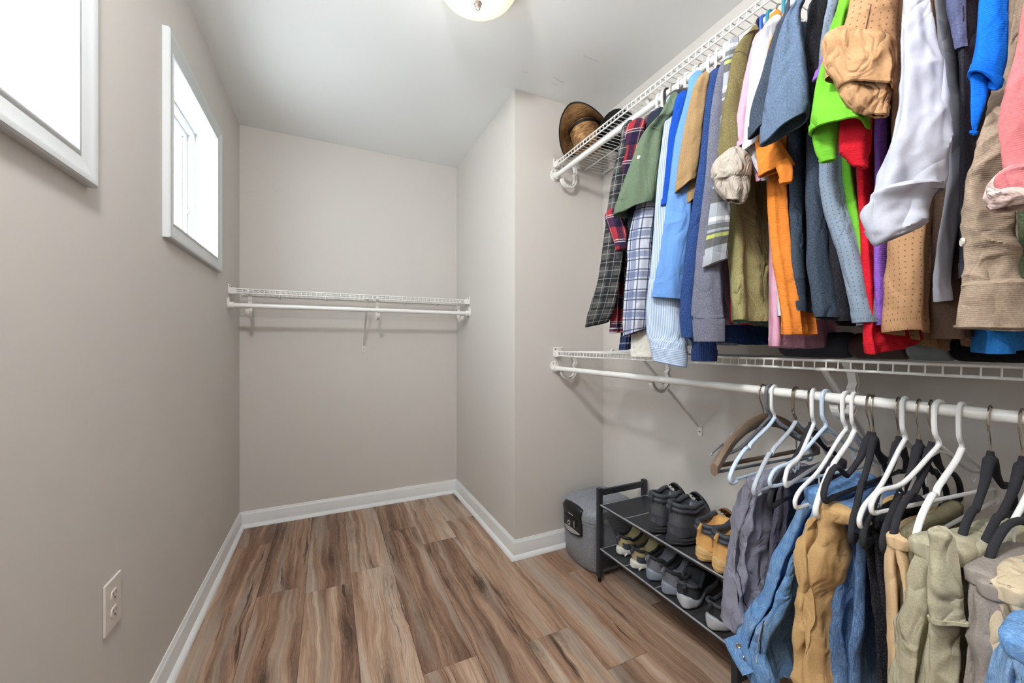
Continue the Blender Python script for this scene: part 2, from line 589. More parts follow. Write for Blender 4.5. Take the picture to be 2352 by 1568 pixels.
# ------------------------------------------------------------------ wire shelves
def wire_shelf(label, A, along, length, out, zdeck, braces, hooks, depth=.329, rod_label=None, cap0=True, cap1=True, foot=None, clips=(), rod_drop=.091):
    """A: wall-side corner (x,y); along, out: unit plan vectors; out points from wall into the room"""
    A, al, ou = Vector((*A, 0)), Vector((*along, 0)), Vector((*out, 0))
    P = lambda s, d, z: A + al * s + ou * d + Vector((0, 0, z))
    t = thing('wire_shelf', label, 'shelf', P(length / 2, 0, zdeck), 'white vinyl coated wire shelves')
    s0, s1 = .012, length - .012
    lip = .022
    for nm, d, z, r in (('front_rail', depth, zdeck, .0032), ('lip_rail', depth + .001, zdeck - lip, .0032), ('middle_rail', depth - .062, zdeck - .004, .0028),
                        ('middle_rail', depth * .42, zdeck - .004, .0028), ('back_rail', .012, zdeck - .004, .003)):
        MB().cyl(P(s0, d, z), P(s1, d, z), r, 8).build(nm, M_WHITE, t)
    cw = MB()
    k = int((s1 - s0) / .0254)
    for i in range(1, k):
        s = s0 + (s1 - s0) * i / k
        cw.tube([P(s, .01, zdeck), P(s, depth - .004, zdeck + .001), P(s, depth + .002, zdeck - .004), P(s, depth + .003, zdeck - lip - .002)], .0016, 5)
    cw.build('cross_wires', M_WHITE, t, kind='stuff')

    def obox(nm, s_, d_, z_, mat=M_PLASTIC, par=t, bev=.002):
        mb = MB()
        vs = [P(a, b, c) for a in s_ for b in d_ for c in z_]
        mb.add(vs, [(0, 1, 3, 2), (4, 6, 7, 5), (0, 4, 5, 1), (2, 3, 7, 6), (0, 2, 6, 4), (1, 5, 7, 3)])
        return mb.build(nm, mat, par, False, bevel=bev)
    for on, sa, sb, sg in ((cap0, 0, .034, 1), (cap1, length, length - .034, -1)):
        if not on:
            continue
        e = obox('end_bracket', (min(sa, sb), max(sa, sb)), (depth - .012, depth + .008), (zdeck - lip - .006, zdeck + .006))
        obox('mount_tab', sorted((sa, sa + sg * .005)), (depth - .05, depth + .012), (zdeck - lip - .002, zdeck + .024), par=e)
        for dd in (-.04, .0):
            MB().cyl(P(sa + sg * .004, depth + dd, zdeck + .014), P(sa + sg * .007, depth + dd, zdeck + .014), .0035, 8).build('screw', M_SCREW, e)
    # braces
    for s in braces:
        b = MB()
        w = .006
        p0, p1 = P(s, depth - .004, zdeck - lip + .002), P(s, .008, zdeck - .315)
        n1 = (p1 - p0).cross(al).normalized() * .0025
        pts = []
        R = []
        for p in (p0, p1):
            R.append([p - al * w - n1, p + al * w - n1, p + al * w + n1, p + al * (w - .002) + n1, p + al * (w - .002), p - al * (w - .002), p - al * (w - .002) + n1, p - al * w + n1])
        b.rings(R, True, True, True)
        br = b.build('brace', M_PLASTIC, t, False)
        obox('foot', (s - .011, s + .011), (0, .004), (zdeck - .355, zdeck - .305), par=br, bev=.003)
        MB().cyl(P(s, .003, zdeck - .336), P(s, .0065, zdeck - .336), .004, 10).build('screw', M_SCREW, br)
        obox('clip', (s - .012, s + .012), (depth - .035, depth + .005), (zdeck - lip - .004, zdeck - lip + .004), par=br)
    # C shaped rod hooks
    for s in hooks:
        hk = MB()
        ang = [math.radians(a) for a in range(-215, 1, 12)]
        zc, dc, r = zdeck - .098, depth - .048, .044
        outer, pts = [], []
        for a in ang:
            pts.append((dc + r * math.cos(a), zc + r * math.sin(a)))
        top = [(depth - .060, zdeck - .004), (depth - .085, zdeck - .030), (depth - .094, zdeck - .060)]
        path = top + pts
        hw, th = .009, .007
        R = []
        for i, (d, z) in enumerate(path):
            d0, z0 = path[max(i - 1, 0)]
            d1, z1 = path[min(i + 1, len(path) - 1)]
            l = math.hypot(d1 - d0, z1 - z0)
            nd, nz = -(z1 - z0) / l * th, (d1 - d0) / l * th
            R.append([P(s - hw, d - nd, z - nz), P(s + hw, d - nd, z - nz), P(s + hw, d - nd * .6, z - nz * .6), P(s + .002, d - nd * .4, z - nz * .4), P(s + .002, d + nd * .5, z + nz * .5),
                      P(s + hw, d + nd * .7, z + nz * .7), P(s + hw, d + nd, z + nz), P(s - hw, d + nd, z + nz)])
        hk.rings(R, True, True, True)
        ho = hk.build('rod_hook', M_PLASTIC, t, False)
        rb = MB()
        for a in (-130, -105, -80, -55):
            q = math.radians(a)
            c_, z_ = dc + r * math.cos(q), zc + r * math.sin(q)
            e_ = (math.cos(q) * th, math.sin(q) * th)
            rb.tube([P(s + .004, c_ - e_[0], z_ - e_[1]), P(s + .004, c_ + e_[0], z_ + e_[1])], .0015, 5)
        rb.build('web_rib', M_PLASTIC, ho)
    for s in clips:
        MB().tube([P(s, .0, zdeck + .012), P(s, .012, zdeck + .012), P(s, .016, zdeck), P(s, .012, zdeck - .010), P(s, .004, zdeck - .012)], .005, 8).build('wall_clip', M_PLASTIC, t)
    # hanging rod
    rt = thing('closet_rod', rod_label, 'rod', P(length / 2, depth - .004, zdeck - rod_drop), 'white closet rods')
    dr, zr = depth + .004, zdeck - rod_drop
    MB().cyl(P(.004, dr, zr), P(length - .004, dr, zr), .0125, 24).build('rod', M_WHITE, rt)
    for on, sa, sg in ((cap0, 0, 1), (cap1, length, -1)):
        if not on:
            continue
        cu = MB()
        cu.cyl(P(sa, dr, zr), P(sa + sg * .028, dr, zr), .018, 24)
        c_ = cu.build('end_cup', M_PLASTIC, rt)
        f = MB()
        ring = []
        for k in range(28):
            q = 2 * math.pi * k / 28
            ring.append((.026 * math.cos(q), .032 * math.sin(q) + .010))
        f.rings([[P(sa + sg * h, dr + a * sc, zr + b * sc) for a, b in ring] for h, sc in ((0, 1), (.004, 1), (.006, .93))], True, True, True)
        f.build('flange', M_PLASTIC, c_)
        for a in (-.011, .011):
            MB().cyl(P(sa + sg * .005, dr + a, zr + .029), P(sa + sg * .0075, dr + a, zr + .029), .003, 8).build('screw', M_SCREW, c_)
    return t


LEN = YJ + 1.2
wire_shelf('upper wire shelf above the hanging shirts on the closet wall', (XR, YJ), (0, -1), LEN, (-1, 0), 2.101, [.665, 1.275, 1.9], [.06, .70, 1.31, 1.93],
           rod_label='upper white rod from which the shirts hang', cap1=False, clips=[.2, .5, .9, 1.3], rod_drop=.077)
wire_shelf('lower wire shelf between the shirts and the hanging trousers', (XR, YJ), (0, -1), LEN, (-1, 0), 1.071, [.655, 1.275, 1.9], [.06, .70, 1.30, 1.93],
           rod_label='lower white rod from which the trousers hang', cap1=False, clips=[.09, .62, 1.1, 1.4])
wire_shelf('empty wire shelf across the far end wall', (XL, YF), (1, 0), XJ - XL, (0, -1), 1.413, [.705], [.085, .77, 1.315], depth=.292,
           rod_label='empty white rod under the far end shelf', clips=[.21, .47, .73, .98, 1.2])
# ------------------------------------------------------------------ fire chest
def m_speckle(name, c, c2, rough=.45):
    n = NT(name)
    a = n.noise(n.obj(), 420, 3, .7)
    col = n.mix(n.ramp(a, [(.38, (0, 0, 0)), (.68, (1, 1, 1))]), c, c2)
    n.bump(n.noise(n.obj(), 500, 2), .25, .001)
    return n.fin(col, rough, .5)


M_SAFE = m_speckle('speckled_grey_shell', srgb(86, 91, 99), srgb(176, 180, 188))
M_BLACKPL = m_plain('black_plastic', srgb(26, 26, 29), .35)
M_SILVER = m_plain('silver_badge', srgb(190, 190, 190), .3, metal=.6)


def rrect(x0, x1, y0, y1, r, bulge=0, n=7, nb=8):
    """rounded rectangle in plan; the -x side bulges outwards"""
    pts = []
    for cx_, cy_, a0 in ((x1 - r, y1 - r, 0), (x0 + r, y1 - r, 90), (x0 + r, y0 + r, 180), (x1 - r, y0 + r, 270)):
        for k in range(n):
            q = math.radians(a0 + 90 * k / (n - 1))
            pts.append([cx_ + r * math.cos(q), cy_ + r * math.sin(q)])
        if a0 == 90:
            for k in range(1, nb):
                pts.append([x0, y1 - r + (y0 + 2 * r - y1) * k / nb])
    ym_, hh = (y0 + y1) / 2, (y1 - y0) / 2
    for p in pts:
        wx = max(0, (x1 - p[0]) / (x1 - x0))
        p[0] -= bulge * wx * (1 - ((p[1] - ym_) / hh) ** 2)
    return pts


sx0, sx1, sy0, sy1, sh = 1.148, 1.44, 1.497, 1.80, .335
safe = thing('fire_chest', 'grey speckled fireproof chest with black latch beside shoe rack', 'safe', ((sx0 + sx1) / 2, (sy0 + sy1) / 2, 0))


def ringstack(spec):
    return MB().rings([[Vector((x, y, z)) for x, y in rrect(sx0 + i, sx1 - i, sy0 + i, sy1 - i, r, b)] for z, i, r, b in spec], True, True, True)


ringstack([(.0, .026, .03, .02), (.004, .020, .035, .026), (.02, .012, .04, .030), (.10, .008, .04, .033), (.20, .004, .04, .036), (.232, .002, .04, .036), (.234, .006, .04, .036)]).build('body', M_SAFE, safe)
ringstack([(.234, .007, .04, .036), (.235, .001, .042, .038), (.248, .000, .042, .038), (.250, .003, .042, .038), (.252, -.001, .042, .038), (.268, -.001, .042, .038), (.270, .002, .042, .038),
           (.272, .000, .042, .038), (.292, .003, .044, .037), (.304, .010, .05, .033), (.312, .022, .05, .025), (.325, .050, .05, .015), (.333, .065, .05, .008), (.3345, .085, .04, .004)]).build('lid', M_SAFE, safe)
fx = lambda y, off=0: sx0 - .037 * (1 - ((y - (sy0 + sy1) / 2) / ((sy1 - sy0) / 2)) ** 2) - off


def patch(z_edges, y0, y1, thick, name, mat, parent, sag=0.0, n=14, slope=0.0):
    R = []
    N = len(z_edges)
    for k in range(n + 1):
        y = y0 + (y1 - y0) * k / n
        s_ = 1 - (2 * k / n - 1) ** 2
        col_ = []
        for j, z in enumerate(z_edges):
            col_.append(Vector((fx(y, thick) + slope * max(0, z - .285), y, z - (sag * s_ if j == 0 else 0) + (sag * s_ if j == N - 1 else 0))))
        R.append(col_ + [Vector((p.x + thick + .006, p.y, p.z)) for p in reversed(col_)])
    return MB().rings(R, True, True, True).build(name, mat, parent, True, bevel=.0015)


ly0, ly1 = 1.573, 1.725
lat = patch([.172, .20, .255], ly0, ly1, .006, 'latch_plate', M_BLACKPL, safe, .012)
patch([.178, .182], ly0 + .008, ly1 - .008, .0075, 'bright_line', M_SILVER, lat, .010)
patch([.255, .27, .285, .300], ly0, ly1, .010, 'latch_handle', M_BLACKPL, safe, .008, slope=.9)
patch([.214, .242], ly0 + .03, ly1 - .02, .011, 'latch_button', M_BLACKPL, safe, .002)
patch([.258, .262], ly0 + .05, ly1 - .06, .0115, 'bright_line', M_SILVER, lat, .0)
for yy, rr_, mt in ((1.655, .012, M_SILVER), (1.655, .0042, M_BLACKPL)):
    off = .0125 if rr_ > .01 else .0145
    MB().cyl((fx(yy, off - .003), yy, .214), (fx(yy, off), yy, .214), rr_, 20).build('lock_badge' if rr_ > .01 else 'keyhole', mt, lat)
MB().cyl((fx(1.612, .011), 1.612, .205), (fx(1.612, .012), 1.612, .235), .0025, 8).build('bright_line', M_SILVER, lat)

# ------------------------------------------------------------------ shoe rack
M_RACK = m_plain('rack_steel', srgb(58, 60, 66), .4, metal=.3)
M_RAIL = m_plain('rack_rail', srgb(170, 172, 178), .35, metal=.3)
M_MESH = m_plain('rack_mesh', srgb(74, 76, 80), .45, metal=.4)
rx0, rx1, ry0, ry1, rh = 1.153, 1.428, .80, 1.478, .437
rack = thing('shoe_rack', 'two tier dark metal mesh shoe rack under the trousers', 'shoe rack', ((rx0 + rx1) / 2, (ry0 + ry1) / 2, 0))
pw = .011
for x in (rx0, rx1):
    for y in (ry0, ry1):
        MB().box(x - pw, x + pw, y - pw, y + pw, .022, rh).build('post', M_RACK, rack, False, bevel=.0015)
        MB().cyl((x, y, 0), (x, y, .024), .007, 12, .009).build('foot', M_BLACKPL, rack)
for y in (ry0, ry1):
    for z0, z1 in ((rh - .036, rh - .008), (.055, .092)):
        MB().box(rx0 + pw, rx1 - pw, y - .006, y + .006, z0, z1).build('end_bar', M_RACK, rack, False, bevel=.001)
for zs in (.361, .157):
    sh_ = MB()
    for x in (rx0 + .002, rx1 - .002):
        sh_.box(x - .004, x + .004, ry0 + .012, ry1 - .012, zs - .010, zs - .004)
    tr = MB()
    for x in (rx0 - .002, rx1 + .002):
        tr.cyl((x, ry0, zs), (x, ry1, zs), .0035, 8)
    for y in (ry0 + .012, ry1 - .012, (ry0 + ry1) / 2, ry0 + (ry1 - ry0) * .75):
        tr.cyl((rx0, y, zs - .001), (rx1, y, zs - .001), .0028, 8)
    so = sh_.build('shelf_frame', M_RACK, rack, False)
    tr.build('rail', M_RAIL, so)
    me = MB()
    nx, ny = 62, 150
    for i in range(nx + 1):
        x = rx0 + (rx1 - rx0) * i / nx
        me.box(x - .0009, x + .0009, ry0 + .012, ry1 - .012, zs - .0008, zs + .0008)
    for i in range(ny + 1):
        y = ry0 + .012 + (ry1 - ry0 - .024) * i / ny
        me.box(rx0, rx1, y - .0009, y + .0009, zs - .0007, zs + .0007)
    me.build('mesh_panel', M_MESH, so, False, kind='stuff')

# ------------------------------------------------------------------ shoes
def catmull(P, t):
    n = len(P) - 1
    i = min(int(t * n), n - 1)
    f = t * n - i
    p0, p1, p2, p3 = P[max(i - 1, 0)], P[i], P[i + 1], P[min(i + 2, n)]
    return [.5 * (2 * b + (c - a) * f + (2 * a - 5 * b + 4 * c - d) * f * f + (3 * b - a - 3 * c + d) * f ** 3) for a, b, c, d in zip(p0, p1, p2, p3)]


def smooth_path(P, k=4):
    P = [list(p) for p in P]
    n = (len(P) - 1) * k
    return [catmull(P, i / n) for i in range(n + 1)]


def lerp_tab(tab, x):
    for (a, va), (b, vb) in zip(tab, tab[1:]):
        if x <= b:
            t = (x - a) / (b - a)
            t = t * t * (3 - 2 * t)
            return va + (vb - va) * t
    return tab[-1][1]


def shoe(name, label, group, y, heel_x, z, yaw, L, sole_h, collar, mats, mirror=1, style='sneaker', W=.05):
    """local x: heel to toe, local y: width"""
    m_up, m_sole, m_lin, m_acc, m_lace = mats
    t = thing(name, label, 'shoe' if style != 'boot' else 'boot', (heel_x, y, z), group)
    Mx = Matrix.Translation((heel_x, y, z)) @ Matrix.Rotation(yaw, 4, 'Z')
    X = lambda x, yy, zz: Mx @ Vector((x * L, yy * mirror, zz))
    wt = [(0, .18), (.03, .55), (.08, .74), (.2, .80), (.42, .78), (.62, .97), (.74, 1.0), (.86, .86), (.95, .58), (.99, .28), (1.0, .1)]
    bend = [(0, 0), (.4, .002), (.75, -.006), (1, .008)]
    xs = [0, .012, .03, .06, .1, .15, .2, .26, .32, .38, .44, .5, .56, .62, .68, .74, .8, .86, .91, .95, .98, 1.0]
    # sole
    R = []
    for x in xs:
        w = W * lerp_tab(wt, x)
        c = lerp_tab(bend, x)
        rise = .010 * max(0, (x - .8) / .2) ** 2 + .004 * max(0, (.08 - x) / .08)
        h = sole_h * (1.0 if x > .45 else 1.0 + .28 * (1 - x / .45)) * (.9 if x > .7 else 1)
        fl = 1.10 if style == 'sneaker' else 1.06
        e = -.012 / L if x < .03 else (.01 / L if x > .97 else 0)
        pr = [(-.85, rise), (-1.0 * fl, rise + h * .25), (-1.04 * fl, rise + h * .6), (-1.0, rise + h), (0, rise + h), (1.0, rise + h), (1.04 * fl, rise + h * .6), (1.0 * fl, rise + h * .25), (.85, rise), (0, rise)]
        R.append([X(x + e, c + a * w, b) for a, b in pr])
    so = MB().rings(R, True, True, True).build('sole', m_sole, t, True, sub=1)
    # grooves round the sole
    if style == 'boot':
        for fr in (.38, .68):
            loop = []
            for sg in (-1, 1):
                seq = [x for x in xs if .0 <= x <= .55]
                if sg == 1:
                    seq = seq
                else:
                    seq = list(reversed(seq))
                for x in seq:
                    w = W * lerp_tab(wt, x) * 1.1
                    e = -.012 / L if x < .03 else 0
                    h = sole_h * (1.0 if x > .45 else 1.0 + .28 * (1 - x / .45))
                    loop.append(X(x + e, lerp_tab(bend, x) + sg * w, h * fr))
            MB().tube(loop, .0013, 5).build('sole_ridge', m_acc, so)
    else:
        for i in range(7 if m_sole is L_WHT else 0):
            x = .02 + i * .1
            for sg in (-1, 1):
                w = W * lerp_tab(wt, x) * 1.15
                MB().tube([X(x, lerp_tab(bend, x) + sg * w, .002), X(x + .03, lerp_tab(bend, x + .03) + sg * W * lerp_tab(wt, x + .03) * 1.13, sole_h * .55)], .004, 6).build('tread_block', m_sole, so)
    # upper with foot opening
    R, UV = [], []
    open_end = .46 if style == 'boot' else .44
    for x in xs:
        w = W * lerp_tab(wt, x) * .98
        c = lerp_tab(bend, x)
        z0 = sole_h * (1.0 if x > .45 else 1.0 + .28 * (1 - x / .45)) * .95
        h = lerp_tab(collar['h'], x)
        top = lerp_tab(collar['crown'], x)
        k = max(0.0, min(1.0, (x - open_end + .12) / .12))
        k0 = max(0.0, min(1.0, (.055 - x) / .03))
        inn = sole_h + .02
        ce = inn * (1 - k) + top * k
        ce = ce * (1 - k0) + h * k0
        ws = lerp_tab(collar['flare'], x) if 'flare' in collar else 1
        half = [(1.0, z0), (1.06, z0 + (h - z0) * .22), (1.03 * (1 + (ws - 1) * .4), z0 + (h - z0) * .5), (.97 * ws, z0 + (h - z0) * .8), (.95 * ws, h - .004), (.90 * ws, h + .002)]
        mid = [(.83 * ws, h * (1 - k) + (h + (top - h) * .35) * k), (.76 * ws, (h - .012 * (1 - k0)) * (1 - k) + (h + (top - h) * .55) * k), (.62, ce + (h - ce) * .45 * (1 - k) - (top - h) * .15 * k), (.3, ce), ]
        pts = [(-a, b) for a, b in half + mid] + [(0, ce + (.001 if k > .5 else 0))] + [(a, b) for a, b in reversed(half + mid)]
        lean = collar.get('lean', 0) * math.sin(min(1, x * 3) * 1.57)
        R.append([X(x + collar.get('back', 0) * (1 - min(1, x * 2)) * (b / .15), c + a * w, b) for a, b in pts])
        UV.append([(i * .012, x * L) for i in range(len(pts))])
    up = MB().rings(R, False, False, False, UV)
    # back closing face
    n_ = len(R[0])
    up.f.append(tuple(range(n_ - 1, -1, -1)))
    up.build('upper', m_up, t, True, sub=1)
    # collar padding
    cl = []
    sel = [x for x in xs if .012 <= x <= open_end + .02]
    for sg in (-1, 1):
        for x in (reversed(sel) if sg < 0 else sel):
            w = W * lerp_tab(wt, x) * .98
            h = lerp_tab(collar['h'], x)
            ws = lerp_tab(collar['flare'], x) if 'flare' in collar else 1
            cl.append(X(x + collar.get('back', 0) * (1 - min(1, x * 2)) * (h / .15) - .004, lerp_tab(bend, x) + sg * w * .90 * ws, h + .001))
    cl = [Vector(q_) for q_ in smooth_path(cl, 2)]
    MB().tube(cl, .0062 if style == 'sneaker' else .0085, 10).build('collar', m_lin, t)
    if style == 'boot':
        cl2 = [p - Vector((0, 0, .016)) + (p - (Mx @ Vector((.2 * L, 0, p.z - z)))).normalized() * .003 for p in cl]
        MB().tube(cl2, .009, 8).build('collar_roll', m_lin, t)
    # lining
    R = []
    for x in [s for s in xs if .03 <= s <= open_end]:
        w = W * lerp_tab(wt, x) * .8
        h = lerp_tab(collar['h'], x)
        R.append([X(x, lerp_tab(bend, x) + a * w, b) for a, b in ((-.98, h - .006), (-.92, h - .03), (-.7, sole_h + .024), (0, sole_h + .021), (.7, sole_h + .024), (.92, h - .03), (.98, h - .006))])
    MB().rings(R, False).build('lining', m_lin, t, sub=1)
    # tongue
    R = []
    for i in range(7):
        q = i / 6
        x = open_end + .22 - q * (.27 if style == 'sneaker' else .23)
        zz = lerp_tab(collar['crown'], x) * (1 - q) + (lerp_tab(collar['h'], open_end) + .03) * q + .004
        w = W * (.5 + .12 * q)
        R.append([X(x - .004, a * w, zz - .02 * abs(a) ** 2) for a in (-1, -.5, 0, .5, 1)] + [X(x + .03, a * w, zz - .008 - .02 * abs(a) ** 2) for a in (1, .5, 0, -.5, -1)])
    MB().rings(R, True, True, True).build('tongue', m_up if style == 'sneaker' else m_lin, t, True, sub=1)
    # laces
    for i in range(4):
        x = open_end + .17 - i * .055
        zz = lerp_tab(collar['crown'], x) * (1 - i / 5) + (lerp_tab(collar['h'], open_end) + .02) * i / 5 + .008
        MB().tube([X(x, -W * .62, zz - .012), X(x - .01, -W * .3, zz + .002), X(x - .012, 0, zz + .005), X(x - .01, W * .3, zz + .002), X(x, W * .62, zz - .012)], .0024, 6).build('lace', m_lace, t)
    # heel panel
    R = []
    for x in xs[6:0:-1]:
        w = W * lerp_tab(wt, x) * 1.0
        z0 = sole_h * 1.2
        h = lerp_tab(collar['h'], x)
        hp = .52 if style == 'sneaker' else .34
        R.append([X(x - .004, lerp_tab(bend, x) - w * 1.075, z0 + (h - z0) * f) for f in (0, hp * .5, hp)])
    for x in xs[1:7]:
        w = W * lerp_tab(wt, x) * 1.0
        z0 = sole_h * 1.2
        h = lerp_tab(collar['h'], x)
        R.append([X(x - .004, lerp_tab(bend, x) + w * 1.075, z0 + (h - z0) * f) for f in (0, hp * .5, hp)])
    MB().rings(R, False).build('heel_counter', m_acc, t, sub=1)
    # pull tab
    h0 = lerp_tab(collar['h'], .01)
    bk = collar.get('back', 0)
    MB().tube([X(-.035 + bk * h0 / .15, 0, h0 * .82), X(-.05 + bk * h0 / .15, 0, h0 * .93), X(-.01 + bk * h0 / .15, 0, h0 + .006)], [.004, .006, .004], 6, flat=2.0).build('pull_tab', m_acc, t)
    return t


L_BLK = m_plain('black_leather', srgb(80, 83, 90), .4, noise_=.25, nscale=70, bump=.3, bscale=200)
L_BLK2 = m_plain('black_nylon', srgb(66, 68, 75), .7, noise_=.3, nscale=400, bump=.4, bscale=600)
L_TAN = m_plain('wheat_nubuck', srgb(222, 172, 104), .8, noise_=.16, nscale=40, bump=.2)
L_TANS = m_plain('crepe_sole', srgb(206, 176, 122), .7, noise_=.12, nscale=80, bump=.2)
L_TAND = m_plain('brown_lace', srgb(150, 98, 50), .8)
L_COL = m_plain('slate_collar', srgb(62, 68, 78), .5)
L_OLV = m_plain('olive_mesh', srgb(166, 154, 116), .85, noise_=.25, nscale=300, bump=.4, bscale=500)
L_WHT = m_plain('white_foam', srgb(214, 214, 206), .6, noise_=.1, nscale=60)
L_GRY = m_plain('grey_knit', srgb(118, 120, 130), .8, noise_=.2, nscale=400, bump=.4, bscale=600)
L_GRYS = m_plain('grey_foam', srgb(136, 146, 160), .5, noise_=.15, nscale=50)
L_LACE = m_plain('dark_lace', srgb(60, 58, 58), .8)
L_LT = m_plain('pale_foam', srgb(178, 182, 188), .55, noise_=.08, nscale=60)
L_BLKC = m_plain('black_canvas', srgb(46, 46, 51), .85, noise_=.3, nscale=300, bump=.4, bscale=500)
L_GLACE = m_plain('grey_lace', srgb(170, 166, 150), .8)

SNK = {'h': [(0, .082), (.08, .078), (.2, .062), (.34, .066), (.46, .085), (.7, .07), (1, .04)], 'crown': [(0, .08), (.4, .100), (.6, .086), (.8, .066), (.93, .052), (1, .034)], 'back': .01}
SNK2 = {'h': [(0, .096), (.07, .088), (.2, .062), (.34, .068), (.46, .088), (.7, .068), (1, .04)], 'crown': [(0, .08), (.4, .102), (.6, .086), (.8, .064), (.93, .05), (1, .034)], 'back': -.03}
BOOT = {'h': [(0, .150), (.1, .146), (.25, .138), (.38, .148), (.48, .150), (.6, .10), (.75, .075), (1, .045)], 'crown': [(0, .15), (.42, .158), (.52, .135), (.65, .104), (.8, .08), (.93, .064), (1, .045)], 'flare': [(0, 1.0), (.1, 1.0), (.3, 1.05), (.5, .95), (1, 1)], 'back': .02}
BOOT2 = {'h': [(0, .122), (.1, .122), (.25, .118), (.38, .126), (.48, .13), (.6, .095), (.75, .075), (1, .045)], 'crown': [(0, .13), (.42, .136), (.52, .12), (.65, .1), (.8, .08), (.93, .064), (1, .045)], 'flare': [(0, 1.0), (.1, 1.02), (.3, 1.08), (.5, .98), (1, 1)], 'back': .01}


def yat(u, x, z):
    """y of the point above pixel column u at depth plane x"""
    return onx(u, 1000, x).y


hx = 1.168
black = (L_BLK, L_BLKC, L_BLK2, L_BLK2, L_LACE)
shoe('hiking_boot', 'black leather hiking boot nearest the chest on top tier', 'black hiking boots', yat(1500, hx, 0), hx, .363, .05, .275, .030, BOOT, black, 1, 'boot', .047)
shoe('hiking_boot', 'black leather hiking boot next to the wheat work boots', 'black hiking boots', yat(1545, hx, 0), hx - .006, .363, -.02, .275, .030, BOOT, black, -1, 'boot', .049)
tan = (L_TAN, L_TANS, L_COL, L_TAN, L_TAND)
shoe('work_boot', 'wheat coloured work boot beside the black hiking boots', 'wheat work boots', yat(1612, hx, 0), hx, .363, .03, .28, .036, BOOT2, tan, 1, 'boot', .049)
shoe('work_boot', 'wheat coloured work boot partly behind the grey trousers', 'wheat work boots', yat(1655, hx, 0), hx - .01, .363, -.02, .28, .036, BOOT2, tan, -1, 'boot', .049)
olive = (L_OLV, L_WHT, L_BLKC, L_COL, L_GLACE)
shoe('sneaker', 'olive green sneaker nearest the chest on bottom tier', 'olive sneakers', yat(1424, hx + .03, 0), hx + .03, .159, .12, .27, .026, SNK, olive, 1, 'sneaker', .045)
shoe('sneaker', 'olive green sneaker next to the grey knit pair', 'olive sneakers', yat(1456, hx + .01, 0), hx + .01, .159, .04, .27, .026, SNK, olive, -1, 'sneaker', .045)
grey = (L_GRY, L_GRYS, L_BLKC, L_GRY, L_LACE)
shoe('sneaker', 'grey knit sneaker next to the olive pair', 'grey knit sneakers', yat(1489, hx, 0), hx + .012, .159, .05, .285, .034, SNK2, grey, 1, 'sneaker', .047)
shoe('sneaker', 'grey knit sneaker next to the black white-soled pair', 'grey knit sneakers', yat(1530, hx, 0), hx, .159, .0, .285, .034, SNK2, grey, -1, 'sneaker', .049)
blk2 = (L_BLKC, L_LT, L_BLK2, L_BLKC, L_LACE)
shoe('sneaker', 'black sneaker with pale thick sole next to the grey pair', 'black pale-soled sneakers', yat(1575, hx, 0), hx + .0, .159, .42, .28, .033, SNK, blk2, 1, 'sneaker', .049)
shoe('sneaker', 'black sneaker with pale sole partly behind grey trousers', 'black pale-soled sneakers', yat(1638, hx, 0), hx - .005, .159, .05, .28, .033, SNK, blk2, -1, 'sneaker', .049)


# ------------------------------------------------------------------ hats on the upper shelf
def m_straw(name, a, b):
    n = NT(name)
    uv = n.uv()
    f = n.noise(n.scale(uv, (14, 260, 1)), 1.0, 4, .7)
    g = n.noise(n.obj(), 18, 3)
    col = n.ramp(n.math('ADD', n.math('MULTIPLY', f, .7), n.math('MULTIPLY', g, .3)), [(.34, srgb(70, 48, 30)), (.48, a), (.62, b)])
    n.bump(f, .5, .002)
    return n.fin(col, .75, .3)


M_STRAW = m_straw('toasted_straw', srgb(140, 102, 64), srgb(206, 166, 112))
M_FELT = m_plain('black_felt', srgb(30, 28, 29), .95, noise_=.3, nscale=200, bump=.3)
M_BAND = m_plain('black_band', srgb(18, 18, 20), .6)


def hat(name, label, M, straw, band, edge, curl=.09, bw=.085, crown_h=.115, up=1):
    t = thing(name, label, 'hat', M.translation, 'cowboy hats on the upper shelf')
    n = 56
    rx, ry = .098, .078
    R, UV = [], []
    prof = [(1.0 + 0.0, 0, 0)]
    rows = []
    for j in range(9):                       # brim, from edge inwards
        q = 1 - j / 8
        rows.append(('b', q))
    for j in range(1, 8):
        rows.append(('c', j / 7))
    for kind, q in rows:
        ring = []
        for k in range(n):
            th = 2 * math.pi * k / n
            cx_, sy_ = math.cos(th), math.sin(th)
            if kind == 'b':
                s = abs(sy_) ** 1.6
                lift = curl * (q ** 1.8) * s - .028 * q * q * (abs(cx_) ** 2)
                spread = bw * q * (1 - .42 * s * q)
                ring.append(M @ Vector(((rx + spread * 1.15) * cx_, (ry + spread) * sy_, lift)))
            else:
                tp = 1 - .16 * q
                z = crown_h * min(1, q * 1.25)
                sh = 1 if q < .8 else (1 - (q - .8) / .2 * .96)
                dent = -.030 * (1 - abs(sy_) * .7) * max(0, (q - .72) / .28)
                ring.append(M @ Vector((rx * tp * cx_ * sh, ry * tp * sy_ * sh * (1 - .12 * q * abs(cx_)), z + dent)))
        R.append(ring)
        UV.append([(k * .02, len(R) * .012) for k in range(n)])
    nb = 9
    brim = MB().rings(R[:nb], True, False, False, UV[:nb]).build('brim', straw, t)
    md = brim.modifiers.new('thick', 'SOLIDIFY')
    md.thickness = .003
    MB().rings(R[nb - 1:], True, False, True, UV[nb - 1:]).build('crown', straw, t)
    MB().tube(R[0], .0032, 6, closed=True).build('edge_binding', edge, t)
    bnd = []
    for k in range(n):
        th = 2 * math.pi * k / n
        bnd.append([M @ Vector(((rx * 1.012) * math.cos(th), ry * 1.012 * math.sin(th), z)) for z in (.004, .018)])
    MB().rings([[b[0] for b in bnd], [b[1] for b in bnd]]).build('hat_band', band, t)
    return t


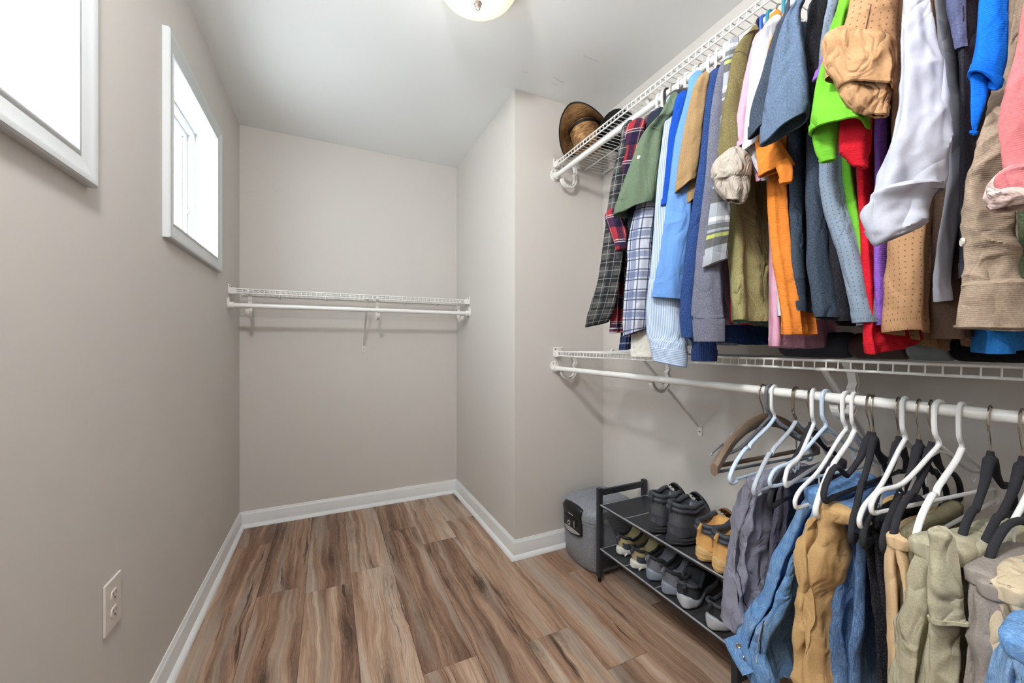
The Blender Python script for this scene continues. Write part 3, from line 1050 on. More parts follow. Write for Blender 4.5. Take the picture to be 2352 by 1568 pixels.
Mh = Matrix.Translation((1.20, 1.665, 2.223)) @ Matrix.Rotation(math.radians(38), 4, 'Z') @ Matrix.Rotation(math.radians(180), 4, 'X') @ Matrix.Rotation(math.radians(-14), 4, 'X')
hat('cowboy_hat', 'toasted straw cowboy hat with black edging resting on its crown', Mh, M_STRAW, M_BAND, M_BAND, curl=.085, bw=.088)
Mh2 = Matrix.Translation((1.33, 1.53, 2.166)) @ Matrix.Rotation(math.radians(40), 4, 'Z') @ Matrix.Rotation(math.radians(180), 4, 'X')
hat('cowboy_hat', 'black felt cowboy hat behind the straw hat', Mh2, M_FELT, M_BAND, M_BAND, curl=.04, crown_h=.062, bw=.062)
# ------------------------------------------------------------------ cloth builders
E1 = Vector((.60, -.80, 0))
E2 = Vector((.80, .60, 0))


def norm_rows(rows, X):
    out = []
    for r in rows:
        if len(r) == 3:
            out.append([r[1], r[0], r[2], r[0], X])
        elif len(r) == 4 and r[3] < 3:
            out.append([r[1], r[0], r[2], r[0], r[3]])
        elif len(r) == 4:
            out.append([*r, X])
        else:
            out.append(list(r))
    return out


def ring_uv(ring, i0, v):
    n = len(ring)
    out = [None] * n
    d = 0.0
    out[i0] = (0.0, v)
    for s in range(1, n // 2 + 1):
        d += (ring[(i0 + s) % n] - ring[(i0 + s - 1) % n]).length
        out[(i0 + s) % n] = (d, v)
    d = 0.0
    for s in range(1, n - n // 2):
        d += (ring[(i0 - s) % n] - ring[(i0 - s + 1) % n]).length
        out[(i0 - s) % n] = (-d, v)
    return out


def crease(p, so, sx, sz):
    q = Vector((p.x * sx, p.y * sx, p.z * sz)) + so
    w_ = Vector((noise.noise(q * .5 + so), noise.noise(q * .5 - so), 0)) * .8
    a = abs(noise.noise(q + w_))
    b = abs(noise.noise((q + w_) * 2.1 + so))
    return (.36 - a ** .75) + .4 * (.3 - b ** .8)


def sleeve_rings(rows, X, k, seed, amp=.10, nf=3, wr=.004, t0=0.0, t1=1.0, grow=0.0, n=56, ws=16):
    P = norm_rows(rows, X)
    tot = sum(abs(a[1] - b[1]) for a, b in zip(P, P[1:]))
    N = max(8, int(tot / 6 * (t1 - t0)) + 2)
    cx_s, cz_s = (1.25, .62) if wr < .0095 else (.75, 1.15)
    rnd = random.Random(seed)
    ph = [rnd.uniform(0, 6.28) for _ in range(4)]
    so = Vector((seed * 7.3 % 50, seed * 3.1 % 50, seed * 1.7 % 50))
    R, UV = [], []
    last, V = None, 0
    for j in range(N + 1):
        t = t0 + (t1 - t0) * j / N
        uL, vL, uR, vR, x = catmull(P, t)
        c = onx((uL + uR) / 2, (vL + vR) / 2, x)
        vd = Vector((c.x, c.y, 0)).normalized()
        w = Vector((vd.y, -vd.x, 0))
        dep = c.x * S_ + c.y * C_
        h = abs(uR - uL) / 2 / FPX * dep * .96
        # horizontal pixels per metre vary with obliqueness
        cosv = vd.x * S_ + vd.y * C_
        h *= cosv
        a = h / math.sqrt((E1.dot(w)) ** 2 + (k * E2.dot(w)) ** 2)
        dz = (vL - vR) / 2 / FPX * dep
        if last is not None:
            V += (c - last).length
        last = c
        ring, uvr = [], []
        for i in range(n):
            q = 2 * math.pi * i / n
            f = 1 + amp * (.3 + .7 * t) * math.sin(nf * q + ph[0] + 2.2 * t) + amp * .5 * math.sin((nf + 2) * q + ph[1] - 3 * t)
            p = c + E1 * (a * math.cos(q) * (1 + (f - 1) * .25)) + E2 * (a * k * math.sin(q) * f)
            p.z += -dz * math.cos(q) * (1 if E1.dot(w) > 0 else -1)
            nn = (E1 * math.cos(q) * k + E2 * math.sin(q)).normalized()
            if wr:
                p += nn * wr * 1.7 * min(1, .25 + t * 1.6) * (.2 + .8 * abs(math.sin(q))) * crease(p, so, ws * cx_s, ws * cz_s)
            p += nn * grow
            ring.append(p)
        R.append(ring)
        UV.append(ring_uv(ring, int(n * .75), -V))
    return R, UV


def hem_band(name, mat, par, rows, X, k, seed, amp, nf, wr, t0, grow=.0026, label=None, n=56):
    A, U1 = sleeve_rings(rows, X, k, seed, amp, nf, wr, t0, 1.0, grow, n)
    B, U2 = sleeve_rings(rows, X, k, seed, amp, nf, wr, t0, 1.0, -grow, n)
    # bottom edge slightly lower so the fold is rounded
    low = [p + Vector((0, 0, -.0015)) for p in [(a + b) / 2 for a, b in zip(A[-1], B[-1])]]
    R = [[(a + b) / 2 for a, b in zip(A[0], B[0])]] + A + [low] + B[::-1]
    U = [U1[0]] + U1 + [U1[-1]] + U2[::-1]
    return MB().rings(R, True, False, False, U).build(name, mat, par, label=label)


def sleeve(par, rows, X, mat, k=.38, seed=1, amp=.10, nf=3, wr=.004, name='sleeve', hem=None, hem_name='sleeve_hem', hem_mat=None, extend=True, grow=0.0):
    rows = list(rows)
    P = norm_rows(rows, X)
    if extend:
        a, b = P[0], P[1]
        dep = onx((a[0] + a[2]) / 2, a[1], a[4])
        if dep.z < 1.83:
            vtop = CY - (1.865 - CAM_H) * FPX / (dep.x * S_ + dep.y * C_)
            f = (a[1] - vtop) / max(1, b[1] - a[1])
            f = min(f, 3.0)
            ex = [a[i] - (b[i] - a[i]) * f * .6 for i in range(4)]
            ex[1] = ex[3] = vtop
            P = [ex + [a[4] + .02]] + P
    top = list(P[0])
    mid_ = (top[0] + top[2]) / 2
    top[0], top[2] = mid_ + (top[0] - mid_) * .35 + 4, mid_ + (top[2] - mid_) * .35 + 4
    top[1] -= 14
    top[3] -= 14
    top[4] += .02
    P = [top] + P
    R, UV = sleeve_rings(P, X, k, seed, amp, nf, wr, 0, 1, grow)
    o = MB().rings(R, True, True, False, UV).build(name, mat, par)
    if hem:
        hem_band(hem_name, hem_mat or mat, par, P, X, k, seed, amp, nf, wr, 1 - hem)
    return o


def loft_body(par, line, X, L, T, mat, seed=1, z_top=1.90, shoulder=True, pleat=.006, nf=3.0, psi=.10, wr=.003, name='torso', hem_dz=0.0, n=88, T1=None, yoff=0.0, gap=None, wave=.004, flare=0.0, ws=11):
    pts = [onx(u, v, X if len(r) == 0 else r[0]) for u, v, *r in line]
    pts.sort(key=lambda p: -p.z)
    zb = pts[-1].z
    rnd = random.Random(seed * 13 + 5)
    ph = [rnd.uniform(0, 6.28) for _ in range(5)]
    so = Vector((seed * 5.3 % 50, seed * 2.1 % 50, seed * 4.7 % 50))
    T1 = T if T1 is None else T1

    def at(z):
        if z >= pts[0].z:
            return pts[0]
        for a, b in zip(pts, pts[1:]):
            if z >= b.z:
                f = (a.z - z) / max(1e-6, a.z - b.z)
                return a.lerp(b, f)
        return pts[-1]
    N = max(10, int((z_top - zb) / .011))
    yoff -= (T + T1) / 4 * .6
    rows = []
    if shoulder:
        for q in (1.0, .9, .7, .45, .2):
            rows.append((z_top + .062 * q, q))
    else:
        for q in (1.0, .92, .75, .5, .25):
            rows.append((z_top - .018 * (1 - q) * 0 + .02 * math.sqrt(max(0, 1 - (1 - q) ** 2)) * 0 - .022 * (1 - q), -q))
    for j in range(N + 1):
        rows.append((z_top - (0 if shoulder else .024) - (z_top - (0 if shoulder else .024) - zb) * j / N, 0))
    R, UV = [], []
    for z, q in rows:
        p = at(min(z, z_top))
        f = max(0, min(1, (z_top - z) / (z_top - zb)))
        l = L * (1 + flare * f)
        tt = T + (T1 - T) * f
        e1 = Vector((math.cos(psi), math.sin(psi), 0))
        e2 = Vector((-math.sin(psi), math.cos(psi), 0))
        ctr = Vector((p.x, p.y, z)) + e1 * (l / 2)
        if q > 0:
            l = L * (1 - .82 * q)
            tt = tt * (1 - .35 * q)
        if q < 0:
            tt = tt * math.sqrt(max(.0, 1 - q * q))
        ring, uvr = [], []
        for i in range(n):
            th = 2 * math.pi * i / n
            ca, sa = math.cos(th), math.sin(th)
            a = -(abs(ca) ** .55) * (1 if ca > 0 else -1) * l / 2
            b = (abs(sa) ** .75) * (1 if sa > 0 else -1) * tt / 2
            pl = pleat * (.25 + .75 * f) * math.sin(2 * math.pi * nf * a / L + ph[0] + 1.5 * f) + pleat * .5 * (.2 + .8 * f) * math.sin(2 * math.pi * nf * 2.3 * a / L + ph[1] - 2 * f)
            w_ = ctr + e1 * a + e2 * (b + pl + yoff + (gap(z) if gap else 0))
            w_.z = z + (hem_dz * (a / l + .5) + wave * math.sin(a * 22 + ph[2])) * (f ** 3)
            if wr:
                cr_ = crease(w_, so, ws, ws * .6)
                w_ += e2 * wr * 2.2 * cr_ * (1 if sa > 0 else -1) + e1 * wr * .8 * cr_ * (-1 if ca > 0 else 1)
            ring.append(w_)
        R.append(ring)
        UV.append(ring_uv(ring, 0, -(z_top - z)))
    o = MB().rings(R, True, True, False, UV).build(name, mat, par)
    return o, R, at


def hook_y(u, z):
    return onx(u, 900, 1.12).y


BTN = m_plain('pearl_button', srgb(205, 200, 190), .3)


def surf_hit(o, u, v):
    """first hit of the sight line through (u,v) on object o's mesh"""
    off = parent_loc(o.parent)
    me = o.data
    bv = BVHTree.FromPolygons([p.co + off for p in me.vertices], [tuple(p.vertices) for p in me.polygons])
    h = bv.ray_cast(Vector((0, 0, CAM_H)), ray(u, v).normalized())
    return h[0], h[1]


def button(o, u, v, r=.0055, mat=None, name='button'):
    p, nn = surf_hit(o, u, v)
    if p is None:
        return
    if nn.dot(p - Vector((0, 0, CAM_H))) > 0:
        nn = -nn
    q = nn.to_track_quat('Z', 'Y').to_matrix().to_4x4()
    M = Matrix.Translation(p) @ q
    par = o.parent
    MB().lathe([(0, -.001), (r, -.001), (r, .0012), (r * .8, .002), (r * .62, .0014), (0, .0014)], 14, M).build(name, mat or BTN, par)
    for dx in (-.3, .3):
        pass


def stitch(o, pts, r=.0007, mat=None, name='stitching', lift=.001):
    """a thread line laid on the surface along pixels"""
    P = []
    dense = []
    for (a, b) in zip(pts, pts[1:]):
        for i in range(6):
            dense.append((a[0] + (b[0] - a[0]) * i / 6, a[1] + (b[1] - a[1]) * i / 6))
    dense.append(pts[-1])
    for u, v in dense:
        p, nn = surf_hit(o, u, v)
        if p is None:
            continue
        if nn.dot(p - Vector((0, 0, CAM_H))) > 0:
            nn = -nn
        if P and (p - P[-1]).length > .06:
            continue
        P.append(p + nn * lift)
    if len(P) > 2:
        MB().tube(P, r, 5).build(name, mat, o.parent)


# ------------------------------------------------------------------ hangers
H_WHITE = m_plain('white_hanger_plastic', srgb(236, 236, 236), .35)
H_BLUE = m_plain('pale_blue_hanger_plastic', srgb(196, 214, 232), .35)
H_GREY = m_plain('grey_hanger_plastic', srgb(176, 184, 194), .35)
H_DGREY = m_plain('steel_grey_hanger', srgb(96, 100, 106), .35)
H_TEAL = m_plain('teal_hanger_plastic', srgb(30, 130, 150), .35)
H_ROYAL = m_plain('royal_blue_hanger_plastic', srgb(40, 90, 190), .35)
H_TURQ = m_plain('turquoise_hanger_plastic', srgb(30, 190, 205), .35)
H_BLACK = m_plain('black_hanger_plastic', srgb(32, 30, 32), .3)
H_VELVET = m_plain('black_velvet', srgb(40, 40, 46), .95, noise_=.5, nscale=500, bump=.5, bscale=500)
H_WOOD = m_plain('walnut_hanger', srgb(116, 98, 80), .45, noise_=.2, nscale=30)
H_METAL = m_plain('hook_metal', srgb(178, 166, 150), .25, metal=.95)


def hanger(kind, y, label, mat, twist=0.0, zr=.980, drop=.197, half=.21, hookmat=None, group=None, name='hanger', simple=False):
    t = thing(name, label, 'hanger', (1.12, y, zr), group)
    ca, sa = math.cos(twist), math.sin(twist)
    W = lambda x, z, d=0.0: Vector((1.12 + x * ca - d * sa, y + x * sa + d * ca, zr + z))
    zt = -.072
    rr = .0165
    hk = [(-rr * math.cos(math.radians(a)), rr * math.sin(math.radians(a))) for a in (180, 150, 120, 90, 60, 30, 0)]
    thick = {'tube': .0045, 'velvet': .0019, 'wood': .0022, 'flat': .004}[kind]
    hx_ = [(x * 1.0, z) for x, z in hk]
    if kind in ('velvet', 'wood'):
        tail = [(-.018, -.018), (-.006, -.042), (.0, -.060), (0, zt - .02)]
    else:
        tail = [(-.0168, -.025), (-.014, -.048), (-.002, -.062), (0, zt)]
    path = smooth_path(hx_ + tail, 3)
    MB().tube([W(x, z) for x, z in path], thick, 8).build('hook', hookmat or (H_METAL if kind in ('velvet', 'wood') else mat), t)
    zb = -drop
    if kind == 'tube':
        arm = [(0, zt), (.03, zt - .018), (half * .55, zt - .018 - (drop + zt) * .42), (half * .88, zb + .040), (half * .985, zb + .022), (half, zb + .010), (half * .975, zb + .001), (half * .90, zb)]
        for s in (-1, 1):
            MB().tube([W(s * x, z) for x, z in smooth_path(arm, 4)], .0043, 10).build('arm', mat, t)
            MB().tube([W(s * half * .55, zt - .02 - (drop + zt) * .42), W(s * half * .55, zb + .03), W(s * (half * .55 + .006), zb + .022), W(s * (half * .55 + .012), zb + .03)], .0018, 6).build('strap_hook', mat, t)
        MB().cyl(W(-half * .9, zb), W(half * .9, zb), .004, 8).build('bar', mat, t)
        MB().tube([W(-.035, zt - .022), W(0, zt - .012), W(.035, zt - .022)], .003, 6).build('web', mat, t)
    elif kind == 'flat':
        arm = [(0, zt), (.03, zt - .020), (half * .42, zt - .045), (half * .56, zt - .058), (half * .60, zt - .070), (half * .66, zt - .066), (half * .86, zb + .045), (half * .97, zb + .020), (half, zb + .004), (half * .96, zb - .008), (half * .86, zb - .006)]
        for s in (-1, 1):
            MB().tube([W(s * x, z) for x, z in smooth_path(arm, 3)], .0052, 12, flat=.8).build('arm', mat, t)
        MB().cyl(W(-half * .88, zb), W(half * .88, zb), .0035, 8).build('bar', mat, t)
    elif kind == 'velvet':
        arm = [(0, zt - .012), (.012, zt - .014), (.028, zt - .030), (.05, zt - .052), (half * .5, zt - .064 - (drop + zt) * .12), (half * .56, zt - .062 - (drop + zt) * .12), (half * .76, zb + .055), (half * .93, zb + .032), (half, zb + .010), (half * .985, zb - .006), (half * .93, zb - .010), (half * .8, zb - .006)]
        for s in (-1, 1):
            sp = smooth_path(arm, 3)
            MB().tube([W(s * x, z) for x, z in sp], [.0055 + .0035 * max(0, 1 - x / .06) for x, z in sp], 10, flat=1.0).build('arm', mat, t)
        MB().cyl(W(-half * .82, zb - .006), W(half * .82, zb - .006), .0042, 8).build('bar', mat, t)
        MB().tube([W(0, zt + .004), W(0, zt - .02)], [.0045, .008], 10).build('neck', mat, t)
    elif kind == 'wood':
        for s in (-1, 1):
            R = []
            for i in range(13):
                q = i / 12
                x = half * q
                z = zt - .012 - (drop + zt - .02) * (.2 * q + .8 * q ** 1.5) + .012 * math.sin(q * 3.14)
                h = .019 - .004 * q
                d = .006 + .004 * q
                bow = -.018 * q * q
                R.append([W(s * x, z + b, a + bow) for a, b in ((-d, -h * .6), (-d, h * .6), (-d * .4, h), (d * .4, h), (d, h * .6), (d, -h * .6), (d * .4, -h), (-d * .4, -h))])
            MB().rings(R, True, True, True).build('arm', mat, t)
        MB().cyl(W(-half * .9, zb + .008), W(half * .9, zb + .008), .006, 10).build('bar', mat, t)
        for s, x in ((-1, half * .55), (-1, half * .9)):
            q = x / half
            z = zt - .012 - (drop + zt - .02) * (.2 * q + .8 * q ** 1.5) + .03
            MB().tube([W(s * (x - .035), z + .012), W(s * (x + .01), z - .008), W(s * (x + .012), z - .014)], .0032, 6).build('clip', H_DGREY, t)
    return t


def tip_twist(y, u, v, half):
    """twist and drop so the hanger's room-side tip appears where the sight line passes"""
    d = ray(u, v)
    # |t*d - (1.12,y)| = half in plan, nearest solution
    a = d.x ** 2 + d.y ** 2
    b = -2 * (d.x * 1.12 + d.y * y)
    c = 1.12 ** 2 + y * y - half * half
    D = b * b - 4 * a * c
    t = (-b - math.sqrt(D)) / (2 * a) if D > 0 else -b / (2 * a)
    p = Vector((d.x * t, d.y * t, CAM_H + d.z * t))
    tw = math.atan2(-(p.y - y), -(p.x - 1.12))
    return tw, p.z


LOW = [  # kind, hook u, tip (u,v), material, label
    ('wood', 1753, (1626, 1090), H_WOOD, 'walnut wooden hanger with grey clips farthest along lower rod', None),
    ('tube', 1769, (1646, 1084), H_DGREY, 'steel grey hanger against the walnut hanger', None),
    ('flat', 1779, (1676, 1104), H_BLUE, 'notched bluish white hanger just past the walnut hanger', H_WHITE),
    ('flat', 1828, (1731, 1132), H_GREY, 'pale grey hanger with thin metal hook above the grey trousers', H_METAL),
    ('velvet', 1862, (1768, 1156), H_VELVET, 'black velvet hanger above the grey trousers', None),
    ('tube', 1869, (1803, 1118), H_WHITE, 'white tubular hanger holding the charcoal jeans', None),
    ('tube', 1897, (1768, 1118), H_BLUE, 'pale blue tubular hanger', None),
    ('tube', 1943, (1826, 1168), H_WHITE, 'white tubular hanger holding the light blue jeans', None),
    ('flat', 1962, (1873, 1180), H_WHITE, 'white notched hanger inside the tan chinos', None),
    ('velvet', 1997, (1892, 1142), H_VELVET, 'black velvet hanger with the mid blue jeans', None),
    ('velvet', 2006, (1955, 1236), H_VELVET, 'black velvet hanger over the black trousers', None),
    ('velvet', 2064, (1982, 1246), H_VELVET, 'black velvet hanger with the beige chinos', None),
    ('tube', 2079, (1974, 1212), H_WHITE, 'white tubular hanger between two black velvet hangers', None),
    ('velvet', 2111, (2028, 1256), H_VELVET, 'black velvet hanger over the dark olive trousers', None),
    ('velvet', 2139, (2052, 1240), H_VELVET, 'black velvet hanger just behind the widest white hanger', None),
    ('tube', 2157, (2001, 1180), H_WHITE, 'widest white tubular hanger in front of the khaki trousers', None),
    ('flat', 2209, (2103, 1246), H_WHITE, 'white notched hanger holding the khaki cargo trousers', None),
    ('velvet', 2275, (2201, 1292), H_VELVET, 'black velvet hanger with the taupe trousers', None),
    ('velvet', 2349, (2240, 1328), H_VELVET, 'black velvet hanger second from the right edge', None),
    ('tube', 2400, (2264, 1322), H_WHITE, 'white tubular hanger at the right edge', None),
    ('velvet', 2425, (2272, 1302), H_VELVET, 'black velvet hanger nearest the right edge', None),
    ('tube', 2560, (2346, 1345), H_TURQ, 'turquoise hanger just inside the right edge', None),
]
for kind, uh, tip, mat, lab, hm in LOW:
    y = onx(uh, 900, 1.12).y
    half = .225 if kind == 'wood' else .21
    tw, tz = tip_twist(y, tip[0], tip[1], half)
    tw = max(-.75, min(.75, tw))
    hanger(kind, y, lab, mat, tw, .980, max(.15, min(.275, .980 - tz + (0 if kind != 'wood' else -.01))), half, hm, 'hangers on the lower rod')
# ------------------------------------------------------------------ cloth materials
BK, WH = srgb(24, 24, 28), srgb(225, 225, 225)
F = {}
F['plaid_charcoal'] = fabric('charcoal_plaid', srgb(92, 92, 90), stripes=[('u', .052, .1, .42, srgb(38, 40, 44), .8), ('v', .060, 0, .42, srgb(38, 40, 44), .8), ('u', .026, .6, .07, WH, .4), ('v', .030, .55, .07, WH, .4)], heather=.3)
F['plaid_red'] = fabric('red_plaid', srgb(172, 52, 62), stripes=[('u', .05, 0, .38, srgb(36, 38, 66), .85), ('v', .10, .1, .45, srgb(34, 40, 72), .85), ('u', .05, .5, .04, srgb(220, 214, 210), .8), ('v', .10, .62, .025, WH, .8), ('v', .10, .70, .025, WH, .8)], heather=.3)
F['plaid_grey'] = fabric('grey_plaid', srgb(120, 112, 124), stripes=[('u', .045, .2, .3, srgb(74, 70, 84), .7), ('v', .05, .1, .3, srgb(74, 70, 84), .7), ('v', .05, .6, .05, srgb(170, 80, 90), .8)], heather=.2)
F['navy_denim'] = fabric('navy_denim', srgb(44, 50, 66), heather=.35)
F['plaid_white'] = fabric('white_navy_plaid', srgb(206, 212, 226), stripes=[('u', .034, 0, .12, srgb(44, 52, 80), .85), ('v', .034, .3, .12, srgb(44, 52, 80), .85), ('u', .068, .4, .28, srgb(86, 98, 140), .6), ('v', .068, .5, .28, srgb(86, 98, 140), .6)], heather=.12)
F['green'] = fabric('green_twill', srgb(112, 130, 106), heather=.22)
F['plaid_blue'] = fabric('blue_plaid', srgb(60, 76, 120), stripes=[('u', .03, 0, .3, BK, .7), ('v', .03, 0, .25, srgb(190, 196, 210), .5)])
F['cream'] = fabric('cream_poplin', srgb(226, 222, 212), heather=.06)
F['stripe_blue'] = fabric('blue_pinstripe', srgb(214, 226, 240), stripes=[('u', .0052, 0, .45, srgb(112, 146, 190), .85)], heather=.05)
F['stripe_blue_cuff'] = fabric('blue_pinstripe_cuff', srgb(214, 226, 240), stripes=[('v', .0052, 0, .45, srgb(112, 146, 190), .85)], heather=.05)
F['khaki_stripe'] = fabric('khaki_stripe', srgb(186, 172, 118), stripes=[('u', .02, 0, .3, srgb(120, 116, 90), .7)])
F['royal'] = fabric('royal_blue_knit', srgb(28, 84, 190), heather=.2)
F['sky'] = fabric('sky_blue_chambray', srgb(112, 160, 226), heather=.12)
F['camel'] = fabric('camel_pique', srgb(172, 142, 102), heather=.18)
F['navyblue'] = fabric('indigo_knit', srgb(50, 80, 138), heather=.4)
F['navyrib'] = fabric('indigo_rib', srgb(46, 70, 122), heather=.3, rib=('u', .006, .9))
F['grey_sweat'] = fabric('heather_grey_fleece', srgb(122, 124, 140), heather=.35)
F['red'] = fabric('red_rib', srgb(214, 30, 48), heather=.1, rib=('v', .0030, .3))
F['redplain'] = fabric('red_plain', srgb(224, 36, 44), heather=.1)
F['plaid_lime'] = fabric('grey_lime_plaid', srgb(170, 176, 184), stripes=[('v', .11, 0, .34, srgb(92, 92, 90), .9), ('v', .11, .42, .10, WH, .9), ('v', .11, .60, .12, srgb(92, 92, 90), .8), ('v', .22, .40, .045, srgb(196, 206, 110), .8), ('u', .07, .1, .3, srgb(70, 70, 74), .35), ('u', .07, .6, .03, srgb(30, 30, 34), .8)], heather=.08)
F['olive'] = fabric('olive_twill', srgb(140, 134, 92), heather=.28, wr=.8, gain=1.25)
F['olive_cord'] = fabric('olive_cord', srgb(122, 112, 74), heather=.3, rib=('u', .018, .3), gain=1.0)
F['stone'] = fabric('stone_lining', srgb(188, 178, 166), heather=.1, wr=.75, wrs=30, gain=0.92)
F['pink'] = fabric('pink_jersey', srgb(238, 178, 204), heather=.06, gain=0.78)
F['white'] = fabric('white_jersey', srgb(226, 228, 238), heather=.04, gain=0.78)
F['orange'] = fabric('orange_rib', srgb(248, 148, 62), heather=.08, rib=('v', .0036, .3), gain=0.78)
F['slate_dark'] = fabric('dark_slate_pique', srgb(70, 82, 98), heather=.35)
F['slate'] = fabric('slate_blue_pique', srgb(104, 124, 152), heather=.3)
F['black'] = fabric('black_jersey', srgb(44, 44, 50), heather=.35)
F['mesh_grey'] = fabric('grey_mesh', srgb(136, 152, 170), heather=.1, dots=.009)
F['lime'] = fabric('lime_knit', srgb(128, 214, 62), heather=.1, rib=('v', .006, .2), gain=0.72)
F['purple'] = fabric('purple_rib', srgb(148, 100, 206), heather=.15, rib=('v', .004, .35))
F['tan_perf'] = fabric('tan_perforated', srgb(190, 148, 110), heather=.1, dots=.010, gain=0.88)
F['tan'] = fabric('tan_twill', srgb(202, 158, 116), heather=.12, wr=1.0, wrs=24, gain=0.84)
F['teal'] = fabric('seafoam_jersey', srgb(122, 172, 148), heather=.1)
F['brownhem'] = fabric('brown_twill', srgb(142, 100, 62), heather=.15)
F['darkbrown'] = fabric('dark_brown_twill', srgb(88, 68, 56), heather=.2)
F['dress_white'] = fabric('white_poplin', srgb(190, 193, 206), heather=.05, wr=.9, wrs=9)
F['bluegrey'] = fabric('blue_grey_chambray', srgb(110, 118, 158), heather=.25)
F['charcoal'] = fabric('charcoal_twill', srgb(62, 62, 74), heather=.3)
F['azure'] = fabric('azure_rib', srgb(20, 118, 240), heather=.12, rib=('v', .0030, .3))
F['taupe'] = fabric('taupe_rib', srgb(158, 140, 122), heather=.2, rib=('v', .0026, .35), wr=.9, gain=1.0)
F['salmon'] = fabric('salmon_rib', srgb(226, 134, 138), heather=.12, rib=('v', .0026, .25), wr=.9, gain=0.78)
F['blush'] = fabric('blush_lining', srgb(222, 196, 190), heather=.06, wr=1.0, wrs=30)
F['darkgreen'] = fabric('dark_green_fleece', srgb(86, 96, 72), heather=.3)
F['denimblue'] = fabric('azure_denim', srgb(40, 118, 190), heather=.2)
# trousers
F['t_grey'] = fabric('lavender_grey_canvas', srgb(138, 138, 154), heather=.2, wr=.9, gain=1.12)
F['t_char'] = fabric('charcoal_jean', srgb(92, 90, 104), heather=.35, wr=.8, gain=1.12)
F['t_blue'] = fabric('light_blue_denim', srgb(84, 134, 190), heather=.25, denim=srgb(170, 200, 230), wr=.8, gain=1.12)
F['t_tan'] = fabric('tan_chino', srgb(192, 158, 110), heather=.12, wr=.7, gain=1.12)
F['t_mid'] = fabric('mid_blue_denim', srgb(72, 106, 152), heather=.3, denim=srgb(150, 180, 214), gain=1.12)
F['t_navy'] = fabric('navy_denim_seam', srgb(46, 58, 84), heather=.3, gain=1.12)
F['t_black'] = fabric('black_denim', srgb(40, 40, 46), heather=.4, gain=1.12)
F['t_beige'] = fabric('beige_chino', srgb(206, 178, 140), heather=.1, gain=1.12)
F['t_olive'] = fabric('dark_olive_chino', srgb(116, 110, 86), heather=.2, gain=1.12)
F['t_khaki'] = fabric('khaki_ripstop', srgb(176, 170, 146), heather=.18, wr=.9, gain=1.12)
F['t_taupe'] = fabric('taupe_chino', srgb(150, 142, 136), heather=.2, gain=1.12)
F['t_sand'] = fabric('sand_chino', srgb(200, 184, 156), heather=.12, wr=.9, gain=1.12)
THREAD_D = m_plain('dark_thread', srgb(104, 92, 74), .9)
THREAD_L = m_plain('light_thread', srgb(205, 200, 185), .9)
THREAD_N = m_plain('navy_thread', srgb(40, 46, 60), .9)


def shirt(name, label, u_hang, mat, sl=None, X=.95, body=None, bX=1.0, T=.03, L=.36, k=.38, seed=1, amp=.10, nf=3, wr=0.00220, hem=.06, cuff_mat=None, hem_name='sleeve_hem', pleat=.006, psi=.08,
          collar=None, bmat=None, zsh=1.862, hem_dz=0.0, nfb=3.0, bwr=0.00165, flare=0.0, back=True, sgrow=0.0):
    y = onx(u_hang, 300, 1.12).y
    t = thing(name, label, 'shirt', (1.12, y, zsh), 'shirts on the upper rod')
    res = {'t': t}
    if body:
        o, R, at = loft_body(t, body, bX, L, T, bmat or mat, seed, zsh, True, pleat, nfb, psi, bwr, hem_dz=hem_dz, flare=flare)
        res['body'] = o
        # hem fold
        A = R[-3:]
        c = sum(A[-1], Vector()) / len(A[-1])
        def sc(r, g):
            out = []
            n_ = len(r)
            for i, p in enumerate(r):
                d = (r[(i + 1) % n_] - r[i - 1])
                nn = Vector((d.y, -d.x, 0))
                nn = nn.normalized() if nn.length > 1e-9 else Vector((0, 0, 0))
                out.append(p + nn * g)
            return out
        HR = [sc(A[0], 0), sc(A[0], .0007), sc(A[1], .0007), sc(A[2], .0007), [p - Vector((0, 0, .0015)) for p in A[2]], sc(A[2], -.0007), sc(A[0], -.0007)]
        UVh = [[(i * .008, -j * .012) for i in range(len(A[0]))] for j in range(len(HR))]
        MB().rings(HR, True, False, False, UVh).build('bottom_hem', bmat or mat, t)
        top = at(zsh)
        if back:
            q = top + Vector((math.cos(psi), math.sin(psi), 0)) * (L - .02)
            R2 = []
            for j in range(10):
                f = j / 9
                cc = q + Vector((.03 * f, .0, -.30 * f + .01))
                R2.append([cc + Vector((.045 * (.5 + .5 * min(1, f * 4)) * math.cos(a), .012 * math.sin(a), 0)) for a in [2 * math.pi * i / 16 for i in range(16)]])
            MB().rings(R2, True, True, False).build('back_sleeve', mat, t)
        # collar round the hanger neck
        if collar:
            cx_ = 1.12
            ring0, ring1, ring2 = [], [], []
            for i in range(24):
                a = 2 * math.pi * i / 24
                bx, by = .062 * math.cos(a), .018 * math.sin(a)
                dz = .012 * math.cos(a)
                ring0.append(Vector((cx_ + bx, y + by, zsh + .050 + dz)))
                ring1.append(Vector((cx_ + bx * .98, y + by * .9, zsh + .080 + dz)))
                ring2.append(Vector((cx_ + bx * 1.15, y + by * 1.5, zsh + .044 + dz)))
            MB().rings([ring0, ring1, ring2]).build('collar', collar, t)
    if sl:
        res['sleeve'] = sleeve(t, sl, X, mat, k, seed, amp, nf, wr, hem=hem, hem_name=hem_name, hem_mat=cuff_mat, grow=sgrow)
    return res


def up_hanger(u, mat, label, kind='tube'):
    y = onx(u, 300, 1.12).y
    hanger(kind, y, label, mat, 0, 2.025, .15, .10, None, 'hangers on the upper rod')


